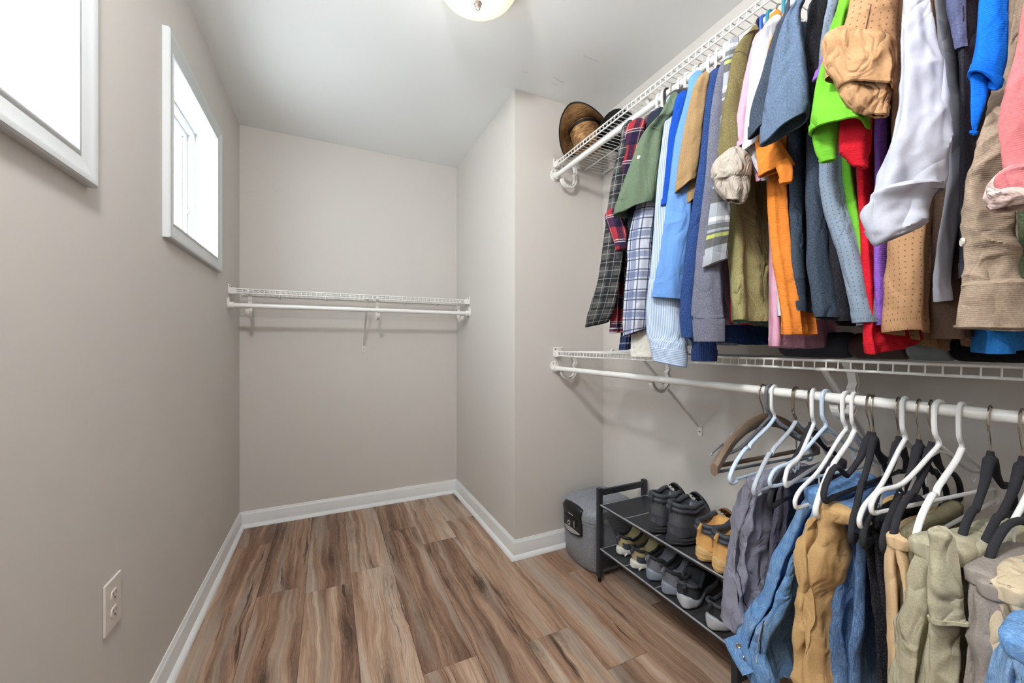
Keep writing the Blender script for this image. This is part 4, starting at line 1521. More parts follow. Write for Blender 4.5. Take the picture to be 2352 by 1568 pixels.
# ------------------------------------------------------------------ upper row, far end to near end
g = shirt('flannel_shirt', 'charcoal plaid flannel shirt, farthest on the upper rod', 1516, F['plaid_charcoal'],
          [(318, 1424, 1455), (400, 1406, 1445), (475, 1394, 1438), (569, 1382, 1434), (640, 1372, 1424), (703, 1354, 1414), (1344, 740, 1397, 750)], .935,
          [(1450, 300), (1425, 720)], 1.0, seed=1, hem=.10, hem_name='cuff', k=.32)
button(g['sleeve'], 1355, 724)
g = shirt('flannel_shirt', 'red and navy plaid flannel shirt with rolled sleeve', 1534, F['plaid_red'],
          [(287, 1437, 1484), (330, 1424, 1474), (390, 1414, 1462), (448, 1406, 1448), (500, 1398, 1440)], .95,
          [(1475, 290), (1405, 575, .985), (1393, 762, .975)], 1.0, seed=2, hem=None, k=.45, collar=F['plaid_red'], T=.04, pleat=.010)
sleeve(g['t'], [(484, 1392, 1424), (500, 1387, 1432), (535, 1400, 1440), (560, 1412, 1438), (574, 1416, 1434)], .93, F['plaid_red'], .7, 22, .12, 3, .006, 'rolled_cuff', hem=.2, extend=False)
g = shirt('flannel_shirt', 'grey plaid shirt sliver beside the red flannel shirt', 1548, F['plaid_grey'], [(278, 1474, 1496), (310, 1466, 1486), (360, 1452, 1474), (430, 1440, 1460)], .985,
          [(1490, 290), (1447, 690)], 1.02, seed=3)
g = shirt('denim_shirt', 'dark navy shirt tucked behind the green short sleeve', 1556, F['navy_denim'], [(300, 1480, 1530), (400, 1452, 1512), (493, 1440, 1503), (540, 1446, 1502), (566, 1452, 1498)], .97,
          [(1500, 290), (1466, 680)], 1.03, seed=4)
g = shirt('plaid_shirt', 'white and navy checked shirt below the green sleeve', 1560, F['plaid_white'], [(420, 1470, 1510), (546, 1443, 1500), (604, 1440, 1497), (671, 1433, 1494), (740, 1429, 1488), (1431, 756, 1482, 772)], .965,
          [(1510, 290), (1480, 690)], 1.03, seed=5, hem=.05, amp=.16, k=.5, wr=0.00330)
g = shirt('plaid_shirt', 'blue plaid shirt tail showing beside the cream cuff', 1566, F['plaid_blue'], None, .97, [(1480, 300), (1424, 802)], 1.05, seed=6, L=.10, T=.02)
g = shirt('dress_shirt', 'cream shirt with two-button cuff showing above lower shelf', 1570, F['cream'], [(600, 1466, 1500), (700, 1456, 1500), (765, 1450, 1498), (800, 1448, 1500), (819, 1450, 1502)], 1.0,
          [(1520, 290), (1490, 700)], 1.05, seed=7, hem=.16, hem_name='cuff', k=.35)
button(g['sleeve'], 1455, 797, .004)
button(g['sleeve'], 1471, 798, .004)
g = shirt('work_shirt', 'green short-sleeved shirt with buttoned sleeve tab', 1572, F['green'],
          [(262, 1512, 1550), (283, 1492, 1540), (314, 1470, 1524), (381, 1445, 1518), (448, 1421, 1512), (1412, 474, 1505, 492)], .94,
          [(1525, 275), (1490, 690)], 1.02, seed=8, hem=.10, amp=.24, k=.8, collar=F['green'], T=.045)
button(g['sleeve'], 1467, 361, .006)
stitch(g['sleeve'], [(1490, 290), (1503, 294), (1520, 302)], mat=THREAD_D)
stitch(g['sleeve'], [(1418, 455), (1450, 462), (1500, 472)], mat=THREAD_D)
g = shirt('dress_shirt', 'pale blue pinstriped shirt with long cuffed sleeve', 1578, F['stripe_blue'],
          [(270, 1526, 1560), (403, 1509, 1556), (537, 1499, 1556), (627, 1491, 1562), (700, 1483, 1566), (770, 1484, 1573), (1492, 796, 1581, 786), (1501, 842, 1578, 829)], .955,
          [(1540, 260), (1545, 790)], 1.02, seed=9, hem=.085, hem_name='cuff', cuff_mat=F['stripe_blue_cuff'], amp=.14, k=.4)
g = shirt('polo_shirt', 'khaki striped shirt sliver beside the royal blue shirt', 1584, F['khaki_stripe'], [(245, 1546, 1572), (314, 1530, 1554), (400, 1524, 1546), (1514, 486, 1542, 490)], .965,
          [(1550, 250), (1530, 700)], 1.03, seed=10)
g = shirt('polo_shirt', 'royal blue short-sleeved knit shirt', 1592, F['royal'], [(222, 1552, 1580), (260, 1544, 1576), (314, 1534, 1566), (400, 1526, 1560), (1519, 466, 1552, 470)], .95,
          [(1566, 240), (1545, 720)], 1.02, seed=11, T=.035)
g = shirt('dress_shirt', 'sky blue long-sleeved shirt with wide open cuff', 1602, F['sky'],
          [(207, 1578, 1612), (240, 1570, 1606), (314, 1550, 1600), (403, 1538, 1594), (493, 1526, 1588), (560, 1517, 1580), (627, 1507, 1572), (1496, 688, 1563, 680)], .935,
          [(1590, 230), (1565, 720)], 1.01, seed=12, hem=.14, hem_name='cuff', amp=.13, k=.42, wr=0.00330, collar=F['sky'])
stitch(g['sleeve'], [(1508, 629), (1535, 627), (1565, 625)], mat=THREAD_N)
g = shirt('polo_shirt', 'camel short-sleeved shirt beside the sky blue shirt', 1613, F['camel'], [(180, 1600, 1630), (225, 1584, 1622), (314, 1566, 1612), (381, 1555, 1604), (1551, 413, 1598, 440)], .925,
          [(1610, 220), (1606, 765)], 1.02, seed=13, hem=.10, amp=.18, k=.55, collar=F['camel'], bmat=F['camel'])
g = shirt('polo_shirt', 'camel short-sleeved shirt beside the indigo sweater', 1624, F['camel'], [(180, 1618, 1640), (225, 1606, 1634), (314, 1594, 1622), (400, 1580, 1612), (1571, 452, 1606, 472)], .955,
          [(1618, 220), (1622, 778)], 1.02, seed=14, hem=.10, amp=.16, k=.5, bmat=F['brownhem'])
g = shirt('sweater', 'indigo blue knit sweater with ribbed cuff', 1631, F['navyblue'],
          [(170, 1628, 1656), (225, 1620, 1650), (359, 1606, 1646), (448, 1592, 1640), (537, 1578, 1630), (627, 1568, 1622), (716, 1559, 1614), (775, 1564, 1610)], .945,
          [(1630, 200), (1640, 788)], 1.03, seed=15, hem=None, k=.4)
sleeve(g['t'], [(770, 1572, 1630), (785, 1586, 1646), (828, 1588, 1646)], .985, F['navyrib'], .5, 16, .06, 4, .002, 'ribbed_cuff', hem=.2, extend=False)
g = shirt('sweatshirt', 'heather grey fleece sweatshirt with banded cuff', 1644, F['grey_sweat'],
          [(150, 1652, 1676), (225, 1636, 1668), (314, 1626, 1664), (400, 1620, 1660), (480, 1610, 1654), (560, 1600, 1652), (627, 1594, 1656), (716, 1586, 1662), (731, 1590, 1664), (784, 1594, 1664)], .925,
          [(1650, 200), (1655, 745)], 1.03, seed=17, hem=.095, hem_name='cuff', k=.45, collar=F['grey_sweat'])
stitch(g['sleeve'], [(1591, 729), (1625, 733), (1662, 729)], r=0.00055, mat=THREAD_N)
g = shirt('tee_shirt', 'bright red sliver of shirt beside the olive shirt', 1655, F['redplain'], [(140, 1664, 1684), (200, 1660, 1680), (260, 1655, 1676), (330, 1652, 1672)], .95,
          [(1664, 200), (1672, 740)], 1.03, seed=18)
g = shirt('plaid_shirt', 'grey checked short-sleeved shirt with lime stripe', 1662, F['plaid_lime'], [(300, 1652, 1690), (426, 1636, 1680), (500, 1626, 1678), (1613, 596, 1668, 612)], .915,
          [(1676, 200), (1684, 744)], 1.02, seed=19, hem=.06, k=.3, bmat=F['teal'])
g = shirt('over_shirt', 'olive overshirt with sleeve rolled to show stone lining', 1674, F['olive_cord'],
          [(72, 1716, 1744), (84, 1703, 1736), (123, 1682, 1722), (196, 1668, 1712), (252, 1657, 1704), (309, 1648, 1712), (355, 1646, 1720), (400, 1650, 1722)], .915,
          [(1690, 120, 1.0), (1660, 467, .975), (1664, 600, .97), (1671, 708, .97), (1674, 730, .97)], 1.0, seed=20, hem=None, k=.5, bmat=F['olive'], T=.06, pleat=.010, hem_dz=-.03, nfb=2.2, bwr=0.00440, amp=.12, psi=.0)
sleeve(g['t'], [(352, 1654, 1712), (366, 1636, 1724), (385, 1629, 1728), (404, 1632, 1727), (412, 1640, 1722)], .893, F['stone'], .75, 31, .08, 5, .0032, 'rolled_cuff', hem=.12, extend=False)
sleeve(g['t'], [(398, 1638, 1722), (425, 1638, 1724), (445, 1652, 1722), (1664, 468, 1708, 455)], .897, F['stone'], .7, 32, .22, 5, .0034, 'turned_cuff', hem=.14, extend=False)
stitch(g['t'].children[0], [(1707, 470), (1711, 560), (1716, 640), (1724, 720)], r=0.00077, mat=THREAD_D)
stitch(g['t'].children[0], [(1714, 470), (1718, 560), (1723, 640), (1731, 720)], r=0.00077, mat=THREAD_D)
stitch(g['sleeve'], [(1682, 122), (1700, 117), (1718, 130)], r=0.00055, mat=THREAD_D)
g = shirt('polo_shirt', 'pink polo shirt beside the white tee', 1688, F['pink'], [(81, 1733, 1760), (140, 1716, 1744), (224, 1699, 1732), (297, 1686, 1724), (1682, 326, 1726, 345)], .925,
          [(1742, 120), (1760, 560), (1762, 797)], 1.02, seed=23, hem=.08, T=.04, L=.34, hem_dz=.0, k=.5)
sleeve(g['t'], [(300, 1700, 1730), (360, 1722, 1748), (415, 1735, 1756)], .95, F['pink'], .4, 24, .1, 3, .003, 'sleeve_fold', extend=False)
g = shirt('tee_shirt', 'white short-sleeved shirt beside the pink polo', 1700, F['white'], [(50, 1756, 1798), (80, 1740, 1784), (112, 1727, 1772), (196, 1718, 1762), (281, 1710, 1752), (1706, 322, 1750, 345)], .915,
          [(1760, 100), (1762, 420), (1768, 600), (1774, 728)], .985, seed=25, hem=.06, k=.5, T=.035)
sleeve(g['t'], [(318, 1712, 1740), (370, 1728, 1758), (414, 1750, 1768)], .935, F['white'], .4, 26, .12, 3, .003, 'sleeve_fold', extend=False)
g = shirt('polo_shirt', 'orange ribbed polo shirt', 1713, F['orange'], [(80, 1762, 1790), (200, 1745, 1770), (297, 1733, 1772), (340, 1734, 1800), (372, 1738, 1820), (1742, 385, 1822, 398)], .925,
          [(1770, 100), (1764, 405), (1766, 490), (1772, 576), (1784, 664), (1791, 724), (1794, 768)], .96, seed=27, hem=.06, k=.5, L=.12, T=.035, pleat=.008, amp=.15)
sleeve(g['t'], [(375, 1780, 1818), (400, 1788, 1822), (420, 1794, 1816)], .915, F['orange'], .5, 28, .12, 3, .004, 'sleeve_fold', hem=.2, extend=False)
g = shirt('polo_shirt', 'dark slate polo shirt just behind the slate blue polo', 1725, F['slate_dark'], [(40, 1795, 1812), (84, 1772, 1806), (168, 1748, 1790), (247, 1723, 1780), (1720, 270, 1790, 310)], .895,
          [(1800, 100), (1800, 420), (1804, 605), (1808, 712)], .975, seed=29, hem=.08, k=.75, amp=.18, T=.04, bmat=F['slate_dark'])
g = shirt('polo_shirt', 'slate blue polo shirt with wide open sleeve', 1738, F['slate'],
          [(0, 1824, 1852), (39, 1800, 1840), (112, 1777, 1850), (196, 1761, 1860), (1751, 246, 1864, 262), (1748, 276, 1860, 320)], .872,
          [(1848, 100), (1846, 420), (1853, 605), (1872, 700), (1876, 726)], .955, seed=30, hem=.11, k=.85, amp=.22, T=.05, wr=0.00275, bmat=F['slate_dark'], pleat=.009)
g = shirt('tee_shirt', 'black tee shirt beside the slate blue polo', 1750, F['black'], [(0, 1862, 1902), (84, 1849, 1890), (196, 1850, 1885), (300, 1855, 1890)], .935,
          [(1880, 100), (1886, 490), (1894, 605), (1904, 740)], .985, seed=31, T=.045)
g = shirt('athletic_shirt', 'grey perforated athletic shirt', 1762, F['mesh_grey'], [(0, 1900, 1926), (42, 1892, 1916), (112, 1882, 1906), (220, 1878, 1906), (300, 1880, 1910)], .925,
          [(1900, 100), (1884, 380), (1884, 420), (1895, 488), (1924, 576), (1942, 664), (1952, 730), (1954, 744)], .935, seed=32, T=.06, pleat=.01, k=.4)
g = shirt('polo_shirt', 'lime green knit polo with drooping open sleeve', 1775, F['lime'],
          [(0, 1925, 1960), (56, 1906, 1948), (120, 1890, 1944), (177, 1873, 1945), (224, 1864, 1960), (1858, 268, 1992, 262), (1860, 310, 1998, 285)], .852,
          [(1936, 100), (1926, 365), (1938, 459), (1960, 547), (1968, 640)], .95, seed=33, hem=.08, k=.85, amp=.2, T=.035, wr=0.00330)
sleeve(g['t'], [(262, 1862, 1936), (310, 1864, 1930), (345, 1872, 1924), (370, 1886, 1918)], .862, F['lime'], .6, 34, .1, 3, .004, 'sleeve_fold', hem=.08, extend=False)
g = shirt('polo_shirt', 'red ribbed polo shirt with long tail', 1788, F['red'], [(200, 1935, 2010), (292, 1926, 2004), (340, 1926, 2003), (1932, 362, 1998, 350), (1962, 388, 1990, 378)], .875,
          [(1980, 100), (1964, 400), (1976, 576), (1983, 664), (1989, 736), (1986, 770), (1993, 816)], .945, seed=35, hem=.08, k=.6, amp=.14, T=.028, pleat=.006, hem_dz=.05, L=.33, wr=0.00385)
g = shirt('polo_shirt', 'purple ribbed polo shirt', 1800, F['purple'], [(0, 1946, 1966), (56, 1914, 1944), (112, 1892, 1924), (1868, 170, 1904, 182)], .868,
          [(2000, 100), (2002, 365), (2004, 543), (2009, 655), (2012, 740)], .955, seed=36, hem=.08, k=.5, T=.028)
g = shirt('camp_shirt', 'tan perforated shirt with rolled sleeve', 1813, F['tan_perf'],
          [(0, 1946, 2070), (56, 1926, 2066), (110, 1908, 2066), (140, 1890, 2066), (162, 1888, 2060)], .835,
          [(2050, 50), (2052, 511), (2047, 560), (2043, 640), (2041, 740), (2043, 752)], .935, seed=37, hem=None, k=.5, T=.07, amp=.10, hem_dz=-.04, pleat=.008, bwr=0.00275, L=.30)
sleeve(g['t'], [(1884, 128, 2066, 60), (1880, 144, 2068, 110), (1890, 172, 2068, 140), (1912, 205, 2064, 165), (1925, 222, 2060, 180)], .824, F['tan'], .55, 38, .12, 3, .007, 'rolled_cuff', hem=.10, extend=False)
sleeve(g['t'], [(1905, 165, 2058, 140), (1920, 200, 2052, 190), (1945, 240, 2046, 235), (1985, 272, 2040, 258)], .832, F['tan'], .6, 138, .16, 3, .009, 'turned_cuff', hem=.16, extend=False)
stitch(g['sleeve'], [(2000, 10), (1985, 80), (1965, 150)], r=0.00066, mat=THREAD_D)
g = shirt('camp_shirt', 'dark brown shirt behind the white dress shirt', 1822, F['darkbrown'], None, .95, [(2135, 50), (2136, 430), (2134, 700), (2140, 772)], .95, seed=39, T=.05, L=.30, bmat=F['darkbrown'])
g = shirt('dress_shirt', 'white dress shirt with loosely rolled sleeve', 1835, F['dress_white'],
          [(0, 2073, 2134), (84, 2070, 2150), (168, 2068, 2166), (230, 2060, 2178), (309, 2040, 2182), (365, 2019, 2178), (421, 2000, 2174), (450, 1992, 2168)], .80,
          [(2140, 0), (2172, 281), (2172, 420), (2146, 559), (2139, 650), (2141, 690)], .90, seed=40, hem=None, k=.5, T=.018, amp=.26, nf=4, wr=.0092, pleat=.004, hem_dz=.01, L=.30)
sleeve(g['t'], [(430, 1998, 2172), (455, 1990, 2150), (1977, 488, 2140, 470), (1976, 512, 2136, 500), (2010, 528, 2110, 558)], .792, F['dress_white'], .6, 41, .10, 3, .010, 'rolled_cuff', hem=.12, extend=False)
g = shirt('chambray_shirt', 'blue grey chambray shirt behind the azure polo', 1850, F['bluegrey'], [(-120, 2180, 2230), (0, 2172, 2222), (60, 2182, 2222), (110, 2192, 2224)], .885,
          [(2194, 0), (2202, 196), (2206, 400), (2208, 640)], .885, seed=42, T=.02, pleat=.003, bmat=F['charcoal'], L=.28, hem=None)
g = shirt('polo_shirt', 'azure ribbed polo shirt with pointed open sleeve', 1862, F['azure'],
          [(-120, 2262, 2320), (0, 2244, 2318), (84, 2240, 2316), (2230, 150, 2314, 130), (2226, 210, 2296, 158)], .80,
          [(2250, 0), (2244, 500), (2240, 806)], .99, seed=43, hem=.05, k=.8, T=.05, amp=.08, bmat=F['denimblue'], L=.28)
sleeve(g['t'], [(2227, 160, 2262, 150), (2228, 215, 2270, 205), (2229, 268, 2256, 258), (2233, 310, 2240, 305)], .806, F['azure'], .5, 44, .06, 3, .003, 'sleeve_fold', hem=.05, extend=False)
g = shirt('henley_shirt', 'taupe ribbed shirt with buttoned long cuff', 1880, F['taupe'],
          [(-60, 2335, 2372, .96), (100, 2315, 2346, .94), (208, 2278, 2330, .88), (281, 2254, 2320, .81), (365, 2231, 2320), (421, 2216, 2320), (496, 2209, 2330), (559, 2205, 2344), (623, 2208, 2362), (656, 2204, 2372)], .785,
          [(2300, 0), (2290, 400), (2296, 760)], .95, seed=45, hem=None, k=.5, T=.05, amp=.10, wr=.010, L=.26)
sleeve(g['t'], [(648, 2206, 2366), (662, 2200, 2380), (700, 2192, 2384), (740, 2187, 2384), (2188, 757, 2386, 750)], .775, F['taupe'], .5, 46, .07, 3, .005, 'cuff', hem=.15, extend=False)
cf = g['t'].children[-2]
button(cf, 2238, 709, .0068)
button(g['sleeve'], 2211, 556, .006)
g = shirt('henley_shirt', 'salmon pink ribbed shirt with rolled cuff', 1905, F['salmon'],
          [(-100, 2360, 2480), (0, 2344, 2470), (84, 2330, 2462), (140, 2318, 2456), (196, 2304, 2450), (252, 2292, 2446), (337, 2294, 2440), (400, 2304, 2430)], .742,
          [(2420, 0), (2400, 400), (2390, 700)], .90, seed=47, hem=None, k=.5, T=.05, amp=.10, wr=0.00495, L=.26)
sleeve(g['t'], [(385, 2290, 2420), (410, 2262, 2430), (435, 2258, 2430), (455, 2268, 2425), (474, 2276, 2400)], .728, F['blush'], .7, 48, .10, 4, .010, 'rolled_cuff', hem=.15, extend=False)
sleeve(g['t'], [(380, 2300, 2440), (400, 2280, 2440), (425, 2278, 2440), (444, 2300, 2430)], .722, F['salmon'], .7, 49, .10, 4, .008, 'cuff_edge', extend=False)
g = shirt('fleece', 'dark green fleece at the right edge under the salmon shirt', 1930, F['darkgreen'], [(300, 2350, 2440), (460, 2336, 2440), (560, 2340, 2440), (660, 2344, 2440)], .80,
          [(2420, 200), (2400, 740)], .92, seed=50, L=.26)

for uh, mt, lab, kd in ((1516, H_WHITE, 'white hanger under the charcoal flannel shirt', 'tube'), (1528, H_WHITE, 'white hanger under the red flannel shirt', 'tube'), (1534, H_BLACK, 'thin black hanger beside the green shirt', 'tube'),
                        (1549, H_METAL, 'wire-hooked hanger beside the royal blue shirt', 'velvet'), (1565, H_WHITE, 'white hanger just above the royal blue shirt', 'tube'), (1581, H_WHITE, 'white hanger just above the sky blue shirt', 'tube'),
                        (1601, H_WHITE, 'white hanger just above the camel shirt', 'tube'), (1634, H_WHITE, 'white hanger just above the indigo sweater', 'tube'), (1652, H_WHITE, 'white hanger just above the grey sweatshirt', 'tube'),
                        (1672, H_WHITE, 'white hanger just above the red sliver of shirt', 'tube'), (1692, H_METAL, 'wire-hooked hanger just above the olive overshirt', 'velvet'),
                        (1748, H_BLACK, 'black hanger just above the white tee', 'tube'), (1756, H_ROYAL, 'royal blue hanger just above the white tee', 'tube'), (1771, H_TEAL, 'teal hanger beside the royal blue hanger', 'tube'),
                        (1792, H_METAL, 'wire-hooked hanger at the slate blue polo', 'velvet'), (1808, H_TEAL, 'teal hanger at the top edge over the slate polo', 'tube')):
    up_hanger(uh, mt if kd == 'tube' else H_VELVET, lab, kd)
# wide black hanger shoulder poking out over the camel shirts
ph_ = thing('hanger', 'wide black plastic suit hanger above the camel shirts', 'hanger', (1.12, onx(1612, 200, 1.12).y, 2.025), 'hangers on the upper rod')
yy_ = onx(1612, 200, 1.12).y
R = []
for i in range(10):
    q = i / 9
    x = 1.10 - .125 * q
    z = 1.955 - .030 * q - .02 * q ** 3
    h, d = .010 + .016 * q, .006 + .012 * q
    R.append([Vector((x, yy_ + d * math.cos(a), z - h + h * math.sin(a))) for a in [2 * math.pi * k / 12 for k in range(12)]])
MB().rings(R, True, True, True).build('shoulder', H_BLACK, ph_)
MB().tube([(1.12 - .0165 * math.cos(a), yy_, 2.025 + .0165 * math.sin(a)) for a in [math.pi * (1 - i / 8) for i in range(9)]][::-1] + [(1.105, yy_, 1.98), (1.10, yy_, 1.945)], .002, 6).build('hook', H_METAL, ph_)

# ------------------------------------------------------------------ rolls lying on the lower shelf behind the shirts
M_R1 = fabric('slate_roll', srgb(84, 88, 100), heather=.15)
M_R2 = m_plain('brown_leather_roll', srgb(78, 52, 42), .5, noise_=.2)
M_R3 = fabric('pale_grey_roll', srgb(160, 168, 170), heather=.1)
M_R4 = fabric('black_roll', srgb(34, 33, 40), heather=.3)


def roll(name, label, u0, u1, x, z, r, mat, rz=None):
    y0, y1 = onx(u0, 820, x).y, onx(u1, 820, x).y
    rz = rz or r
    t = thing(name, label, 'roll', (x, (y0 + y1) / 2, z), 'rolls on the lower shelf')
    R, UV = [], []
    n = 28
    prof = [(0, .55), (.02, .8), (.06, .96), (.12, 1), (.88, 1), (.94, .96), (.98, .8), (1, .55)]
    for f, s in prof:
        y = y0 + (y1 - y0) * f
        R.append([Vector((x + r * s * math.cos(2 * math.pi * k / n), y, z + rz + rz * s * math.sin(2 * math.pi * k / n))) for k in range(n)])
        UV.append([(k * .01, f * .3) for k in range(n)])
    o = MB().rings(R, True, True, True, UV).build('wrap', mat, t)
    for yy, sg in ((y0, 1), (y1, -1)):
        sp = [Vector((x + r * .5 * a / 16 * math.cos(a), yy + sg * .001, z + rz + rz * .5 * a / 16 * math.sin(a))) for a in [i * .5 for i in range(2, 33)]]
        MB().tube(sp, .002, 5).build('spiral_end', mat, t)
    return t


roll('mat_roll', 'slate grey roll lying on the lower shelf', 1798, 1966, 1.30, 1.0735, .04, M_R1, .036)
roll('mat_roll', 'dark brown roll on the lower shelf behind the red shirt', 1960, 2096, 1.28, 1.0735, .04, M_R2, .034)
roll('mat_roll', 'pale grey roll on the lower shelf beside black roll', 2092, 2196, 1.27, 1.0735, .04, M_R3, .030)
roll('mat_roll', 'black roll on the lower shelf at the right edge', 2190, 2440, 1.27, 1.0735, .045, M_R4, .034)


# ------------------------------------------------------------------ trousers on the lower rod
def trousers(name, label, mat, line, X=.96, L=.26, T=.026, ztop=.795, seed=1, psi=.06, pleat=.008, gapw=.016, seam=None, seam_mat=None, wr=0.00275, hem_dz=0, flare=0.0, cat='trousers', nf=2.5, second=True):
    p0 = onx(line[0][0], line[0][1], X if len(line[0]) == 2 else line[0][2])
    t = thing(name, label, cat, (p0.x + L / 2, p0.y, ztop), 'trousers on the lower rod')
    g_ = lambda sg: (lambda z: sg * gapw * min(1, max(0, (ztop - z) / .05)))
    o, R, at = loft_body(t, line, X, L, T, mat, seed, ztop, False, pleat, nf, psi, wr, 'leg', hem_dz, gap=g_(-1), flare=flare, yoff=-gapw)
    if second:
        l2 = [(a[0] + 2, a[1], *(a[2:] if len(a) > 2 else ())) for a in line]
        loft_body(t, l2, X + .004, L - .02, T, mat, seed + 100, ztop, False, pleat, nf, psi, wr, 'leg', hem_dz, gap=g_(1), flare=flare, yoff=-gapw)
    # top fold over the hanger bar
    e1 = Vector((math.cos(psi), math.sin(psi), 0))
    a = at(ztop)
    base = Vector((a.x, a.y, ztop))
    Rr, UV = [], []
    for i in range(41):
        f = .5 - .5 * math.cos(math.pi * i / 40)
        c = base + e1 * (L * f) + Vector((0, 0, -.004 + .003 * math.sin(f * 9 + seed)))
        w = gapw + T / 2 + .001
        sq = .35 + .65 * math.sqrt(1 - (1 - min(1, min(f, 1 - f) * L / .022)) ** 2)
        Rr.append([c + Vector((0, -(gapw + T * .3) + w * sq * math.cos(q), (.013 if gapw > .012 else .009) * sq * math.sin(q) - (.012 if q > math.pi else 0))) for q in [2 * math.pi * k / 16 for k in range(16)]])
        UV.append([(f * L, k * .006) for k in range(16)])
    fo = MB().rings(Rr, True, True, True, UV).build('fold', mat, t)
    return t, o, at


tr, o, at = trousers('trousers', 'lavender grey zip-pocket trousers nearest the shoe rack', F['t_grey'],
                     [(1712, 1095), (1690, 1145), (1676, 1217), (1667, 1272), (1669, 1326), (1667, 1380), (1660, 1436)], .965, .25, 0.03, .770, 61, pleat=.013, wr=.012, hem_dz=.06, nf=3.2, gapw=0.014)
stitch(o, [(1688, 1300), (1700, 1325), (1708, 1380), (1722, 1405)], r=0.00121, mat=THREAD_N, name='zip')
stitch(o, [(1722, 1110), (1708, 1180), (1700, 1260)], r=0.00066, mat=THREAD_D)
tr, o, at = trousers('trousers', 'charcoal jeans folded behind the pale blue hanger', F['t_char'], [(1782, 1110), (1776, 1180), (1770, 1260), (1764, 1330), (1758, 1400)], 1.0, .30, 0.02, .790, 62, wr=0.00440, gapw=0.01)
stitch(o, [(1778, 1150), (1774, 1210), (1772, 1260)], r=0.00110, mat=THREAD_N)
tr, o, at = trousers('jeans', 'light blue jeans hanging with waistband at the bottom', F['t_blue'],
                     [(1852, 1112), (1822, 1181), (1797, 1232), (1776, 1272), (1757, 1326), (1742, 1375), (1708, 1420, .945), (1690, 1470, .94), (1704, 1520, .94), (1712, 1560, .945)], .955, .26, 0.03, .785, 63, pleat=.012, wr=0.00495, flare=.08, gapw=0.014)
# waistband of the light jeans
wb_ = [(1672, 1464), (1688, 1500), (1704, 1532), (1716, 1548)]
P_ = [onx(u, v, .935) for u, v in wb_]
Rr = []
for i in range(13):
    f = i / 12
    c = Vector(catmull([list(p) for p in P_], f))
    ax = (P_[-1] - P_[0]).normalized()
    nn = ray(1700, 1500).normalized()
    sd = ax.cross(nn).normalized()
    w = .022 + .003 * math.sin(f * 7)
    Rr.append([c + sd * (w * .5 + w * math.cos(q)) * 1.0 + nn * .010 * math.sin(q) for q in [2 * math.pi * k / 14 for k in range(14)]])
wbo = MB().rings(Rr, True, True, True, [[(k * .006, i * .007) for k in range(14)] for i in range(13)]).build('waistband', F['t_blue'], tr)
for uu, vv in ((1696, 1482), (1712, 1512)):
    button(wbo, uu, vv, .006, H_METAL, 'rivet')
stitch(o, [(1745, 1385), (1770, 1392), (1766, 1420), (1748, 1440), (1740, 1480), (1738, 1520)], r=0.00072, mat=THREAD_L)
stitch(o, [(1800, 1240), (1780, 1300), (1764, 1370)], r=0.00061, mat=THREAD_L)
stitch(o, [(1755, 1425), (1748, 1460), (1745, 1500)], r=0.00138, mat=THREAD_N, name='fly')
tr, o, at = trousers('chinos', 'tan chinos hanging between two pairs of blue jeans', F['t_tan'],
                     [(1884, 1155), (1846, 1188), (1834, 1254), (1827, 1308), (1819, 1362), (1816, 1471), (1812, 1640)], .925, .24, 0.035, .772, 64, pleat=.008, wr=.012, psi=-.1, gapw=0.014)
stitch(o, [(1862, 1170), (1852, 1230), (1838, 1290), (1836, 1340)], r=0.00066, mat=THREAD_D)
stitch(o, [(1828, 1320), (1826, 1420), (1824, 1540)], r=0.0018, mat=THREAD_D, name='seam')
tr, o, at = trousers('jeans', 'mid blue jeans with pale stitched seam beside tan chinos', F['t_mid'],
                     [(1921, 1120), (1921, 1200), (1920, 1300), (1914, 1380), (1907, 1450), (1904, 1640)], .955, .26, 0.022, .780, 65, pleat=.010, wr=0.00440, gapw=0.012)
for du, mm in ((4, THREAD_L), (10, THREAD_L), (16, THREAD_N), (22, THREAD_L)):
    stitch(o, [(1921 + du, 1160), (1921 + du, 1240), (1920 + du, 1300), (1914 + du, 1380), (1908 + du, 1450), (1906 + du, 1550)], r=0.00061, mat=mm, name='seam')
tr, o, at = trousers('trousers', 'black denim trousers beside the mid blue jeans', F['t_black'], [(1984, 1230), (1988, 1280), (1996, 1330), (2010, 1435), (2022, 1640)], .955, .24, 0.016, .775, 66, gapw=0.007)
tr, o, at = trousers('chinos', 'beige chinos between black denim and olive trousers', F['t_beige'], [(2034, 1220), (2030, 1261), (2035, 1326), (2040, 1400), (2044, 1471), (2046, 1640)], .90, .24, 0.018, .775, 67, wr=0.00385, gapw=0.008)
tr, o, at = trousers('trousers', 'dark olive trousers behind the khaki cargo pair', F['t_olive'], [(2066, 1210), (2066, 1300), (2062, 1400), (2058, 1640)], .91, .26, 0.014, .785, 68, gapw=0.006)
tr, o, at = trousers('cargo_trousers', 'pale khaki cargo trousers with large flap pocket', F['t_khaki'],
                     [(2092, 1215), (2083, 1245), (2079, 1326), (2075, 1398), (2064, 1453), (2062, 1640)], .86, .25, 0.036, .792, 69, pleat=.012, wr=.010, psi=-.15, gapw=0.015)
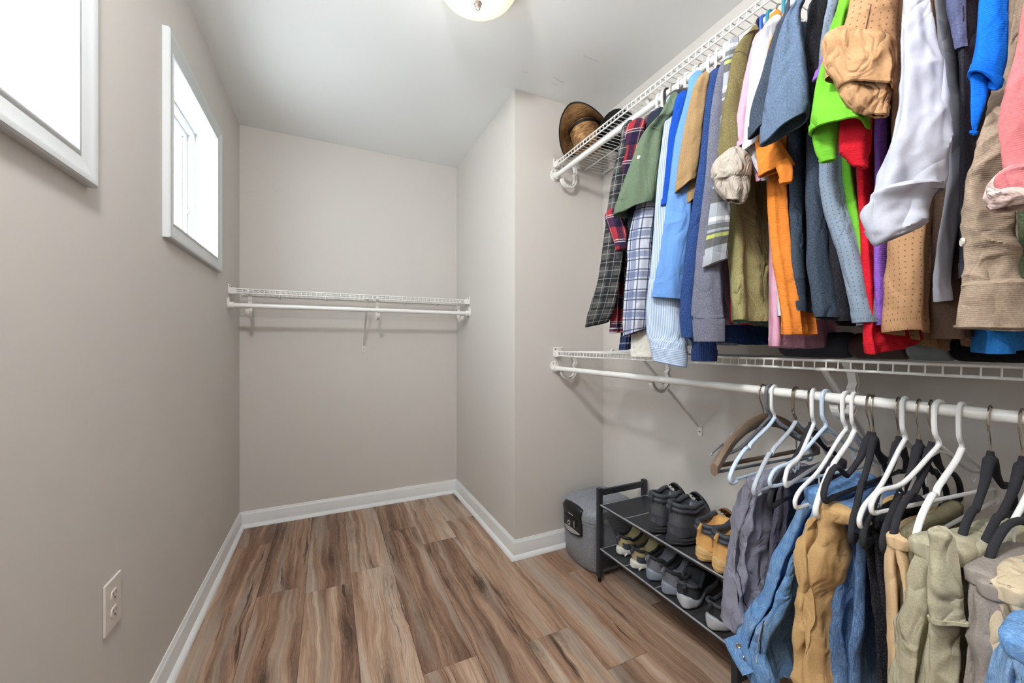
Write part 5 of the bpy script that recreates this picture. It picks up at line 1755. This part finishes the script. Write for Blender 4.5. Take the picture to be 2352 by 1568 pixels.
# flap pocket
sleeve(tr, [(1222, 2130, 2190), (1250, 2132, 2200), (1300, 2132, 2208), (1370, 2128, 2214), (1400, 2128, 2218), (2138, 1424, 2221, 1438)], .835, F['t_khaki'], .32, 70, .06, 3, .006, 'cargo_pocket', hem=.06, hem_name='pocket_edge', extend=False)
sleeve(tr, [(1420, 2136, 2206), (1480, 2132, 2206), (1560, 2130, 2204), (1640, 2128, 2204)], .85, F['t_khaki'], .45, 71, .10, 3, .009, 'lower_leg', extend=False)
stitch(tr.children[0], [(2105, 1290), (2106, 1380), (2108, 1480), (2110, 1560)], r=0.0015, mat=THREAD_D, name='seam')
stitch(tr.children[0], [(2112, 1290), (2113, 1380), (2115, 1480), (2117, 1560)], r=0.0015, mat=THREAD_D, name='seam')
tr, o, at = trousers('trousers', 'taupe trousers beside the khaki cargo pair', F['t_taupe'], [(2214, 1250), (2216, 1348), (2214, 1440), (2206, 1640)], .84, .26, 0.02, .785, 72, wr=0.00440, gapw=0.009)
tr, o, at = trousers('trousers', 'greyish taupe trousers behind the black velvet hanger', F['t_taupe'], [(2244, 1290), (2238, 1380), (2246, 1480), (2250, 1640)], .83, .26, 0.018, .780, 73, wr=.010, gapw=0.008)
tr, o, at = trousers('chinos', 'sand coloured chinos near the right edge', F['t_sand'], [(2276, 1300), (2272, 1350), (2284, 1450), (2290, 1640)], .83, .24, 0.02, .785, 74, wr=.010, gapw=0.009)
tr, o, at = trousers('jeans', 'bright blue jeans at the right edge', F['t_blue'], [(2350, 1300), (2336, 1330), (2313, 1398), (2290, 1507), (2280, 1640)], .745, .26, 0.026, .755, 75, wr=0.00385, gapw=0.009)
stitch(o, [(2346, 1330), (2325, 1400), (2304, 1500), (2296, 1560)], r=0.00077, mat=THREAD_L, name='seam')

# ------------------------------------------------------------------ scuffs on ceiling and walls
for pts in ([(1271, 176), (1282, 184), (1297, 189)], [(1266, 187), (1272, 193), (1281, 197)], [(1340, 127), (1356, 134), (1373, 140)], [(1200, 162), (1206, 166), (1212, 165)]):
    MB().tube([onz(u, v, HC - .0002) for u, v in pts], .0005, 4).build('scuff', M_SCUFF, bpy.data.objects['ceiling'])
